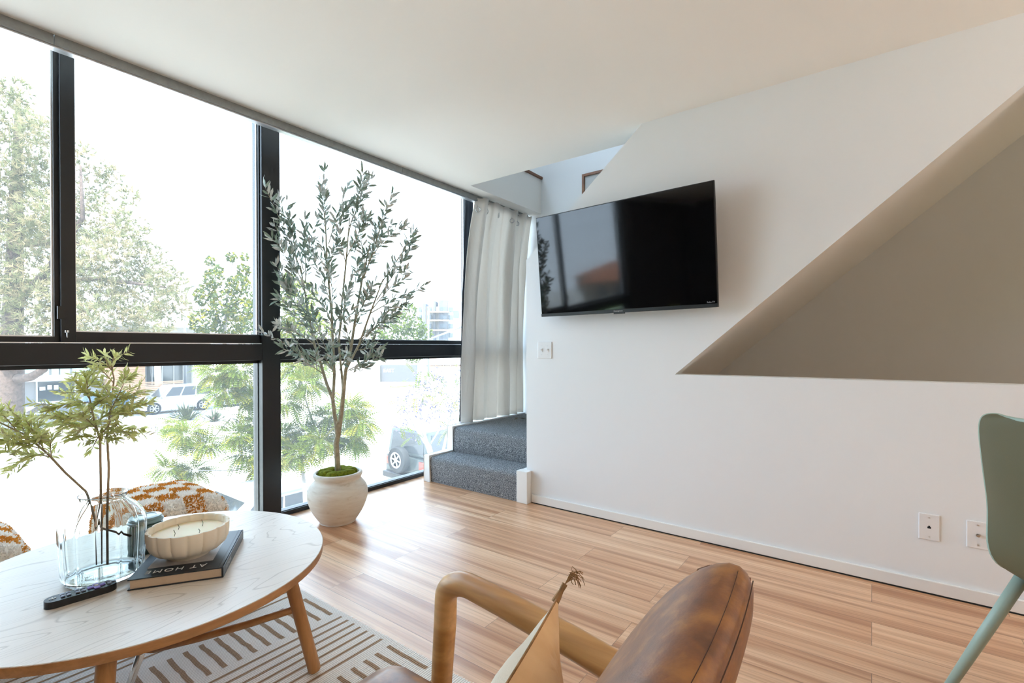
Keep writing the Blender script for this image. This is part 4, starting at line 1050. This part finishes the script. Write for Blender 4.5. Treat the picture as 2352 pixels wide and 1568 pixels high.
tree('lilac flowering tree outside beside the curtain', 'tree',
     [([G(1000, 13, ZG), (998, 1080, 13), (985, 1025, 13), (958, 985, 13), (938, 950, 13), (925, 930, 13)], .11, .012), ([(997, 1070, 13), (976, 1005, 13), (963, 945, 13), (975, 905, 13), (1000, 890, 13)], .07, .01), ([(999, 1075, 13), (1018, 1035, 13), (1028, 985, 13), (1040, 930, 13)], .06, .01), ([(985, 1025, 13), (1010, 985, 13), (1050, 960, 13)], .03, .008), ([(958, 985, 13), (925, 985, 13)], .02, .006)], 'bark_pale', jac, ['leaf_lime', 'leaf_yellow', 'petal'], 53, G(1000, 13), names=('trunk', 'blossom_and_leaves'))
# spiky plants on the road island
def agave(u, t, r, n, label, seed):
    global rnd
    rnd = random.Random(seed); p = G(u, t, ZG+.16); o = thing('agave', label, 'plant', tuple(p), 0, 'spiky plants on the road island'); f = MB()
    for i in range(n):
        a = rnd.uniform(0, 2*pi); e = rnd.uniform(.15, 1.35); d = Vector((cos(a)*cos(e), sin(a)*cos(e), sin(e))); s = Vector((-sin(a), cos(a), 0)); L_ = r*rnd.uniform(.75, 1.1); b0 = p+Vector((cos(a), sin(a), 0))*r*.2*rnd.random()
        m_ = b0+d*L_*.6; tip = b0+d*L_+Vector((0, 0, -.12*L_*cos(e)))
        f.add([b0-s*.03, b0+s*.03, m_+s*.045, m_-s*.045, tip, m_+Vector((0, 0, -.03))], [(0, 1, 2, 3), (3, 2, 4), (3, 5, 4)])
    f.build('blades', 'leaf_grey', o); MB().lathe([(.16, 0), (.12, .18), (.02, .3)], tuple(p), 10).build('stem', 'bark', o)
agave(428, 28.5, 1.15, 110, 'larger spiky plant on the road island in front of the white car', 61)
agave(492, 28.0, .75, 60, 'smaller spiky plant on the road island, right of the larger one', 62)
rnd = random.Random(70)
for (u, v_, t, lab) in ((352, 990, 25.6, 'wire plant guard on the pavement, the one further from the window'), (365, 995, 25.0, 'wire plant guard on the pavement, the one nearer the window')):
    p = G(u, t, ZG); wf = MB()
    for (a, b) in ((-.13, -.13), (.13, -.13), (.13, .13), (-.13, .13)): wf.tube([(p.x+a, p.y+b, p.z), (p.x+a, p.y+b, p.z+.36)], .011, 5)
    for z in (.18, .35):
        q = [(p.x+a, p.y+b, p.z+z) for (a, b) in ((-.13, -.13), (.13, -.13), (.13, .13), (-.13, .13), (-.13, -.13))]
        for i in range(4): wf.tube(q[i:i+2], .010, 5)
    o = wf.build('plant_guard', 'rubber'); tag(o, lab, 'plant guard', 'wire guards by the road')
p = G(140, 24.4, ZG); bo = MB().rbox((p.x, p.y, p.z+.22), (1.3, 1.0, .55), .22, 8, warp=lambda q: q*(1+.10*sin(7*q.x+3*q.y)+.06*sin(11*q.y+5*q.z))).build('boulder', 'soil', smooth=True)
tag(bo, 'grey brown boulder at the kerb below the pine', 'boulder')

# ---------------- vehicles
def face_window(mb, a, b, c, d, u0, u1, v0, v1, out=.012):
    """a pane lying on the quad a-b-c-d (a,b bottom, d,c top)"""
    a, b, c, d = map(Vector, (a, b, c, d)); n = (b-a).cross(d-a).normalized()
    def P_(u, v): return (a*(1-u)+b*u)*(1-v)+(d*(1-u)+c*u)*v
    q = [P_(u0, v0), P_(u1, v0), P_(u1, v1), P_(u0, v1)]
    mb.hexa([p-n*.01 for p in q], [p+n*out for p in q])
def car(label, loc, ang, L_, Wd, Hh, paint, kind, cat='car'):
    """local x points to the nose"""
    o = thing('car', label, cat, tuple(loc), ang); h = Wd/2; hl = L_/2
    cl = .24 if kind != 'suv' else .30
    bz = .60*Hh if kind != 'suv' else .56*Hh
    low = [(-hl, cl+.12), (-hl+.10, cl), (hl-.12, cl), (hl, cl+.15), (hl-.03, bz*.80), (hl-.35, bz*.93), (hl*.42, bz*1.0), (-hl*.75, bz*1.02), (-hl+.03, bz*.95)]
    if kind == 'suv': low = [(-hl, cl+.12), (-hl+.08, cl), (hl-.12, cl), (hl, cl+.2), (hl-.02, bz*.90), (hl-.25, bz*.99), (hl*.50, bz*1.04), (-hl+.05, bz*1.04)]
    body = MB().poly(low, lambda p, q, d: (p, d*(1-.04*max(0, (abs(p)/hl-.8)/.2)), q), -h, h)
    bo_ = body.build('body', paint, o, local=True, bevel=.06)
    if kind == 'suv': b0, b1, t0, t1 = hl*.50, -hl+.08, hl*.20, -hl+.28
    elif kind == 'jeep': b0, b1, t0, t1 = hl*.36, -hl+.06, hl*.24, -hl+.16
    else: b0, b1, t0, t1 = hl*.44, -hl*.86, hl*.10, -hl*.46
    zb = bz*1.0; wb, wt = h*.96, h*(.80 if kind != 'jeep' else .88)
    A = [(b1, -wb, zb), (b0, -wb, zb), (b0, wb, zb), (b1, wb, zb)]; B = [(t1, -wt, Hh), (t0, -wt, Hh), (t0, wt, Hh), (t1, wt, Hh)]
    MB().hexa(A, B).build('cabin', paint, o, local=True, bevel=.05)
    for sg in (0, 1):
        q = (A[0], A[1], B[1], B[0]) if sg == 0 else (A[2], A[3], B[3], B[2])
        for (u0, u1) in ((.06, .36), (.39, .64), (.67, .92)) if kind in ('suv', 'jeep') else ((.12, .47), (.50, .86)):
            if sg: u0, u1 = 1-u1, 1-u0
            m_ = MB(); face_window(m_, *q, u0, u1, .14, .86); m_.build('side_window', 'carglass', o, local=True)
    m_ = MB(); face_window(m_, A[1], A[2], B[2], B[1], .07, .93, .08, .92); m_.build('windscreen', 'carglass', o, local=True)
    m_ = MB(); face_window(m_, A[3], A[0], B[0], B[3], .08, .92, .12, .9); m_.build('rear_window', 'carglass', o, local=True)
    R_ = .34 if kind == 'car' else .40
    for sx in (-.62, .62):
        for sy in (-1, 1):
            c = (sx*hl, sy*(h-.10), R_)
            w_ = MB().lathe([(0, -.11), (R_*.92, -.11), (R_, -.08), (R_, .08), (R_*.92, .11), (0, .11)], c, 28, axis='y').build('wheel', 'tyre', o, local=True, auto=40)
            rm = MB().lathe([(R_*.62, .10), (R_*.66, .118), (R_*.60, .118)], c, 28, axis='y', cap=False).lathe([(R_*.62, -.10), (R_*.66, -.118), (R_*.60, -.118)], c, 28, axis='y', cap=False)
            for k in range(6):
                a = 2*pi*k/6
                for yy in (.112, -.112): rm.tube([(c[0], c[1]+yy, c[2]), (c[0]+cos(a)*R_*.62, c[1]+yy, c[2]+sin(a)*R_*.62)], .035, 5)
            rm.build('rim', 'rim', w_, local=True)
    for sy in (-1, 1):
        MB().box(-hl-.015, -hl+.05, sy*h*.80-.12, sy*h*.80+.12, bz*.70, bz*.90).build('tail_lamp', 'lamp_red', o, local=True, bevel=.01)
        MB().box(hl-.10, hl-.005, sy*h*.74-.16, sy*h*.74+.16, bz*.62, bz*.80).build('headlamp', 'rim', o, local=True, bevel=.01)
        MB().rbox((b0-.18, sy*(h+.08), zb+.07), (.10, .18, .13), .03, 4).build('mirror', paint, o, local=True)
    return o
ys = 39.0
def cx(u): return FY(u, 900, ys).x
car('white estate car parked across the street in front of the wood clad building', (cx(400), ys, ZG), pi, 4.7, 1.95, 1.86, 'carwhite', 'suv')
car('grey car parked across the street behind the pine trunk', (cx(95), ys-3.0, ZG), pi, 4.7, 1.85, 1.45, 'cargrey', 'car')
car('blue car parked between the grey car and the white estate car', (FY(225, 900, 43).x, 42.4, ZG), pi, 4.6, 1.85, 1.48, 'carblue', 'car')
car('dark car parked behind the white estate car', (cx(572), ys+.4, ZG), pi, 4.7, 1.85, 1.45, 'cargrey', 'car')
jp = car('dark green off road car with a spare wheel, parked below the stairs', (11.95, 11.35, ZG), radians(0), 4.3, 1.85, 1.88, 'cardark', 'jeep')
sw_ = MB().lathe([(.22, -.11), (.37, -.11), (.40, -.07), (.40, .07), (.37, .11), (.22, .11)], (-2.29, .12, 1.02), 32, axis='x', cap=False).build('spare_wheel', 'tyre', jp, local=True, auto=40)
rm = MB().lathe([(.20, -.10), (.24, -.125), (.20, -.125)], (-2.29, .12, 1.02), 32, axis='x', cap=False).lathe([(.07, -.12), (.05, -.135), (0, -.135)], (-2.29, .12, 1.02), 16, axis='x')
for k in range(6):
    a = 2*pi*k/6+.2; rm.tube([(-2.40, .12, 1.02), (-2.405, .12+cos(a)*.22, 1.02+sin(a)*.22)], .024, 6)
rm.build('rim', 'rim', sw_, local=True)
MB().lathe([(0, -.02), (.24, -.02)], (-2.29, .12, 1.02), 24, axis='x').build('hub_plate', 'plastic_black', sw_, local=True)
MB().box(-2.32, -2.12, -.86, .86, .42, .60).build('rear_bumper', 'plastic_black', jp, local=True, bevel=.03)
MB().box(-1.95, .45, -.80, .80, 1.86, 1.93).build('hardtop', 'rim', jp, local=True, bevel=.04)
car('silver car parked directly below the window, seen past the pouf', (5.5, 10.25, ZG), 0, 4.6, 1.85, 1.50, 'carwhite', 'car')

# ---------------- buildings across the street
def rect(mb, u0, u1, v0, v1, y, d0=0, d1=.15, mi=0):
    a = FY(u0, v0, y); b = FY(u1, v1, y); vm = (v0+v1)/2
    x0, x1 = FY(u0, vm, y).x, FY(u1, vm, y).x; um = (u0+u1)/2
    mb.box(x0, x1, y-d1, y-d0, FY(um, v1, y).z, FY(um, v0, y).z, mi)
YB = 50.0
x0, x1, x2, x3 = FY(-180, 900, YB).x, FY(237, 900, YB).x, FY(330, 900, YB).x, FY(485, 900, YB).x
ba = thing('shop_building', 'grey shop building with green glass strip and framed window behind the pine', 'building', ((x0+x1)/2, YB+5, ZG))
MB().box(x0, x1, YB, YB+12, ZG, 1.4).build('wall', 'bwall', ba)
m_ = MB(); rect(m_, -150, 234, 864, 876, YB, -.01, 1.2); m_.build('canopy', 'canopy', ba)
for (a, b) in ((-60, 50), (58, 92), (98, 112), (118, 134), (138, 160), (166, 214)):
    m_ = MB(); rect(m_, a, b, 826, 862, YB, 0, .08); m_.build('glass_panel', 'greenglass', ba)
m_ = MB(); rect(m_, 82, 174, 871, 924, YB, 0, .10); w_ = m_.build('window_frame', 'canopy', ba)
m_ = MB(); rect(m_, 86, 170, 875, 920, YB, .09, .13); w_ = m_.build('window_pane', 'shopglass', w_)
for (a, b, c, d) in ((90, 103, 888, 896), (108, 118, 884, 894), (123, 133, 884, 894)):
    m_ = MB(); rect(m_, a, b, c, d, YB, .12, .15); m_.build('notice', 'white_ink', ba)
m_ = MB(); rect(m_, -60, 8, 874, 950, YB, 0, .10); m_.build('window_pane', 'shopglass', ba)
bb = thing('wood_clad_building', 'low building with timber cladding and dark glazing behind the white car', 'building', ((x1+x3)/2, YB+5, ZG))
MB().box(x1, x3, YB+.05, YB+12, ZG, FY(400, 752, YB).z).build('wall', 'bwall2', bb)
MB().box(x1, x2, YB-.4, YB+.2, ZG, FY(280, 760, YB).z).build('cladding', 'cladding', bb)
MB().box(x1+.02, x3+.3, YB-.9, YB+12.2, FY(400, 752, YB).z, FY(400, 752, YB).z+.22).build('roof', 'canopy', bb)
m_ = MB(); rect(m_, 332, 442, 800, 884, YB, -.04, .05); m_.build('glazing', 'shopglass', bb)
for u in (334, 348, 372, 398, 420, 440):
    m_ = MB(); rect(m_, u-1.3, u+1.3, 800, 884, YB, .05, .12); m_.build('mullion', 'pole', bb)
fn = MB()
for k in range(6):
    v = 876+k*3.6; rect(fn, 290, 424, v, v+2.3, YB-2.2, 0, .06)
f_ = fn.build('slat_fence', 'cladding'); tag(f_, 'low horizontal timber slat fence in front of the dark glazing', 'fence')
m_ = MB().tube([G(366, 41.0, ZG), W(364, 880, 41.0), W(360, 800, 41.0), W(358, 760, 41.0)], [.34, .28, .22, .16], 10)
bt = thing('bare_tree', 'bare pale tree trunk standing in front of the timber clad building', 'tree', tuple(G(366, 41.0, ZG))); m_.build('trunk', 'bark_pale', bt, smooth=True)
# apartment block far away
pA = G(1012, 112, ZG); dn = Vector((FW.x, FW.y, 0)).normalized(); rtx = Vector((RT.x, RT.y, 0)).normalized()
ap = thing('apartment_block', 'distant white and grey apartment block with balconies, left of the curtain', 'building', tuple(pA))
def ablock(name, mat, u0, u1, v0, v1, d0=0, d1=8, par=None, t=112):
    b = [W(u0, v1, t), W(u1, v1, t), W(u1, v1, t)+dn*(d1), W(u0, v1, t)+dn*(d1)]
    b = [p-dn*d0 for p in b]; h = (v1-v0)*t/F_PX
    return MB().hexa(b, [p+Vector((0, 0, h)) for p in b]).build(name, mat, par or ap)
ablock('wing', 'apt_white', 958, 1022, 704, 830, 0, 10); ablock('wing', 'apt_white', 1022, 1090, 694, 830, .5, 12)
ablock('tower', 'apt_grey', 1010, 1029, 690, 782, 1.2, 5); ablock('tower', 'apt_grey', 996, 1002, 692, 782, .6, 4); ablock('tower', 'apt_grey', 972, 979, 697, 782, .6, 4)
for (v, k) in ((735, 0), (716, 1), (757, 2)):
    ablock('balcony', 'apt_tan', 985, 1034, v, v+3, 2.2, 2)
for v in (706, 724, 744, 765):
    for (a, b) in ((963, 969), (982, 992), (1013, 1026), (1031, 1041)):
        ablock('window', 'apt_glass', a, b, v, v+10, 1.35 if 1008 < a < 1028 else .75, .5)
ablock('mural', 'greenglass', 1041, 1056, 693, 708, .7, .3); ablock('mural', 'apt_glass', 1042, 1055, 714, 730, .7, .3)
# street furniture
def pole(name, label, cat, pts, r, arms=(), mat='pole'):
    o = thing(name, label, cat, tuple(Vector(pts[0]))); MB().tube(pts, r, 10).build('post', mat, o, smooth=True)
    for (nm, ps, rr) in arms: MB().tube(ps, rr, 8).build(nm, mat, o, smooth=True)
    return o
pole('street_lamp', 'street lamp with a short curved arm beside the pine', 'street lamp', [G(425, 36, ZG), W(425, 760, 36), W(426, 690, 36)], [.12, .10, .08], [('arm', [W(426, 692, 36), W(428, 675, 36), W(434, 662, 36), W(441, 657, 36)], .05), ('lamp_head', [W(440, 657, 36), W(449, 656, 36)], [.09, .05])])
pole('street_lamp', 'tall street lamp with a long arm in front of the apartment block', 'street lamp', [G(984, 70, ZG), W(984, 780, 70), W(985, 706, 70)], [.16, .13, .10], [('arm', [W(985, 708, 70), W(995, 694, 70), W(1008, 682, 70), W(1022, 676, 70), W(1032, 674.5, 70)], .06), ('lamp_head', [W(1030, 674.5, 70), W(1042, 674, 70)], [.10, .07])])
pole('signal_pole', 'grey signal pole with a long rising arm beside the curtain', 'signal pole', [G(1062, 52, ZG), W(1062, 800, 52), W(1062, 745, 52)], .12, [('mast_arm', [W(1062, 749, 52), W(1020, 766, 50), W(985, 779, 48)], [.11, .10, .07])])
pole('sign_post', 'pale post with a dark lower half beside the walking person', 'post', [G(977, 58, ZG), W(977, 815, 58)], .13, [('sleeve', [G(977, 58, ZG), W(977, 845, 58)], .17)])
# low wall sign
es = thing('wall_sign', 'low grey and tan wall sign lettered in white across the junction', 'sign', tuple(G(900, 60, ZG)))
def sblock(name, mat, u0, u1, v0, v1, t, d=.8):
    b = [W(u0, v1, t), W(u1, v1, t), W(u1, v1, t)+dn*d, W(u0, v1, t)+dn*d]; h = (v1-v0)*t/F_PX
    return MB().hexa(b, [p+Vector((0, 0, h)) for p in b]).build(name, mat, es)
sblock('end_block', 'sign_tan', 838, 873, 840, 878, 60); sblock('panel', 'sign_grey', 873, 956, 838, 878, 60.4)
text('sign_lettering', 'EAST', .62, 'white_ink', es, W(893, 851, 60.385)-Vector(G(900, 60, ZG)), rtx, (0, 0, 1), .02)
MB().poly([(G(866, 56).x, G(866, 56).y), (G(905, 53).x, G(905, 53).y), (G(968, 56).x, G(968, 56).y), (G(955, 59).x, G(955, 59).y), (G(880, 59).x, G(880, 59).y)], lambda p, q, d: (p, q, d), ZG, ZG+.12).build('lawn_strip', 'lawn', struct=True)
# construction fence
cf = thing('mesh_fence', 'orange construction mesh fence at the far side of the junction', 'fence', tuple(G(1030, 80, ZG)))
a, b = W(985, 843, 80), W(1100, 843, 80)
for k in range(8):
    p = a.lerp(b, k/7); MB().tube([p, p+Vector((0, 0, 2.1))], .05, 6).build('fence_post', 'orange', cf)
ms = MB()
for k in range(7): ms.tube([a+Vector((0, 0, .2+.3*k)), b+Vector((0, 0, .2+.3*k))], .022, 4)
ms.build('mesh', 'orange', cf)
# pedestrian
pp_ = G(931, 64, ZG); prs = thing('person', 'distant person in dark top and jeans walking past the wall sign', 'person', tuple(pp_))
V_ = [(0, 0, .92), (0, 0, 1.15), (0, 0, 1.40), (0, 0, 1.52), (0, .01, 1.66), (.09, .02, .88), (.14, .10, .48), (.16, -.02, .08), (.20, .10, .03), (-.09, 0, .88), (-.08, .16, .50), (-.20, .02, .10), (-.16, .14, .04), (.19, 0, 1.40), (.24, -.06, 1.12), (.22, .10, .92), (-.19, 0, 1.40), (-.24, .06, 1.12), (-.20, .18, .94), (0, .02, 1.74)]
E_ = [(0, 1), (1, 2), (2, 3), (3, 4), (4, 19), (0, 5), (5, 6), (6, 7), (7, 8), (0, 9), (9, 10), (10, 11), (11, 12), (2, 13), (13, 14), (14, 15), (2, 16), (16, 17), (17, 18)]
R_ = [.15, .14, .15, .06, .10, .09, .065, .045, .04, .09, .065, .045, .04, .06, .045, .035, .06, .045, .035, .085]
me = bpy.data.meshes.new('body'); me.from_pydata(V_, E_, []); ob = bpy.data.objects.new('body', me); COL.objects.link(ob); ob.parent = prs
me.materials.append(MAT['cloth_dark'])
sk = ob.modifiers.new('skin', 'SKIN'); lay = me.skin_vertices[0] if len(me.skin_vertices) else None
if lay is None:
    bpy.context.view_layer.objects.active = ob
    lay = me.skin_vertices[0] if len(me.skin_vertices) else me.skin_vertices.new()
for i, r in enumerate(R_): lay.data[i].radius = (r, r)
lay.data[0].use_root = True
ob.modifiers.new('sub', 'SUBSURF').levels = 1
prs.rotation_euler.z = radians(-60)
# terracotta roofed houses down the street (they show in the television's reflection)
for (hx, hy, w_, d_, hh, lab) in ((-58, 30, 15, 11, 2.7, 'house with terracotta roof beyond the lawn, mirrored in the television'), (-84, 47, 16, 12, 3.0, 'second house with terracotta roof further along, mirrored in the television')):
    h_ = thing('house', lab, 'house', (hx, hy, ZG))
    MB().box(hx-w_/2, hx+w_/2, hy-d_/2, hy+d_/2, ZG, ZG+hh).build('wall', 'apt_tan', h_)
    e = .7
    MB().hexa([(hx-w_/2-e, hy-d_/2-e, ZG+hh), (hx+w_/2+e, hy-d_/2-e, ZG+hh), (hx+w_/2+e, hy+d_/2+e, ZG+hh), (hx-w_/2-e, hy+d_/2+e, ZG+hh)], [(hx-w_*.25, hy-.1, ZG+hh+2.2), (hx+w_*.25, hy-.1, ZG+hh+2.2), (hx+w_*.25, hy+.1, ZG+hh+2.2), (hx-w_*.25, hy+.1, ZG+hh+2.2)]).build('roof', 'terracotta', h_)
    for k in range(3):
        MB().box(hx+w_/2, hx+w_/2+.06, hy-3+2.4*k, hy-1.6+2.4*k, ZG+.9, ZG+2.1).build('window', 'shopglass', h_)
# ------------------------------------------------------------------ light
wd = bpy.data.worlds.new('sky'); S.world = wd; wd.use_nodes = True
bg = wd.node_tree.nodes['Background']
tc = wd.node_tree.nodes.new('ShaderNodeTexCoord'); sp = wd.node_tree.nodes.new('ShaderNodeSeparateXYZ'); rp = wd.node_tree.nodes.new('ShaderNodeValToRGB')
wd.node_tree.links.new(tc.outputs['Generated'], sp.inputs[0]); wd.node_tree.links.new(sp.outputs[2], rp.inputs[0]); wd.node_tree.links.new(rp.outputs[0], bg.inputs[0])
e = rp.color_ramp.elements; e[0].position = 0; e[0].color = (.75, .87, 1.0, 1); e[1].position = .7; e[1].color = (.50, .73, 1.0, 1)
bg.inputs[1].default_value = 3.6
sun = bpy.data.lights.new('sun', 'SUN'); so = bpy.data.objects.new('sun', sun); COL.objects.link(so)
sun.energy = 9.0; sun.angle = radians(.6); sun.color = (1, .95, .86)
so.rotation_euler = Vector((.38, .22, -.90)).to_track_quat('-Z', 'Y').to_euler()
def portal(x0, x1, z0, z1, y):
    l = bpy.data.lights.new('window_daylight', 'AREA'); l.shape = 'RECTANGLE'; l.size = x1-x0; l.size_y = z1-z0; l.cycles.is_portal = True
    o = bpy.data.objects.new('window_daylight', l); COL.objects.link(o); o.location = ((x0+x1)/2, y, (z0+z1)/2)
    o.rotation_euler = Vector((0, -1, 0)).to_track_quat('-Z', 'Z').to_euler()
portal(-.95, 4.12, .03, 2.78, 3.18)
portal(XL, 2.6, 3.6, 5.2, 3.18)
def uplight(label, x, y, watts):
    o = thing('floor_lamp', label, 'lamp', (x, y, 0), 0, 'uplight floor lamps in the unseen half of the room')
    MB().lathe([(0, 0), (.14, 0), (.14, .015), (.02, .03)], (x, y, 0), 32).build('base', 'plastic_black', o)
    MB().tube([(x, y, .02), (x, y, 1.70)], .012, 10).build('pole', 'plastic_black', o)
    MB().lathe([(.02, 1.68), (.10, 1.70), (.17, 1.78), (.175, 1.78), (.10, 1.69), (.02, 1.67)], (x, y, 0), 32, close=True).build('lamp_shade', 'plastic_black', o)
    l = bpy.data.lights.new('bulb', 'AREA'); l.shape = 'DISK'; l.size = .26; l.energy = watts; l.color = (1, .87, .71)
    b = bpy.data.objects.new('bulb', l); COL.objects.link(b); b.location = (0, 0, 1.785); b.rotation_euler = (pi, 0, 0); b.parent = o
uplight('floor lamp shining up at the ceiling, nearer the television wall', 1.9, -2.2, 17)
uplight('floor lamp shining up at the ceiling, nearer the far left wall', -1.2, -1.9, 17)
wl = thing('stair_fill_lamp', 'unseen lamp added to brighten the space under the stairs', 'lamp', (3.55, -2.9, 1.55))  # unseen light added to lift the opening under the stairs
MB().box(3.50, 3.60, -3.395, -3.37, 1.42, 1.52).tube([(3.55, -3.38, 1.47), (3.55, -3.0, 1.47), (3.55, -2.9, 1.50)], .008, 8).build('bracket', 'plastic_black', wl)
l = bpy.data.lights.new('bulb', 'POINT'); l.energy = 6; l.color = (1, .76, .44); l.shadow_soft_size = .06
b = bpy.data.objects.new('bulb', l); COL.objects.link(b); b.location = (0, 0, .02); b.parent = wl
S.view_settings.view_transform = 'Standard'; S.view_settings.look = 'None'; S.view_settings.gamma = 1; S.view_settings.exposure = 1.2
S.view_settings.use_curve_mapping = False
cy = S.cycles
cy.max_bounces = 10; cy.diffuse_bounces = 5; cy.glossy_bounces = 4; cy.transmission_bounces = 10; cy.transparent_max_bounces = 24
cy.caustics_reflective = False; cy.caustics_refractive = False; cy.sample_clamp_indirect = 6
cy.use_denoising = True
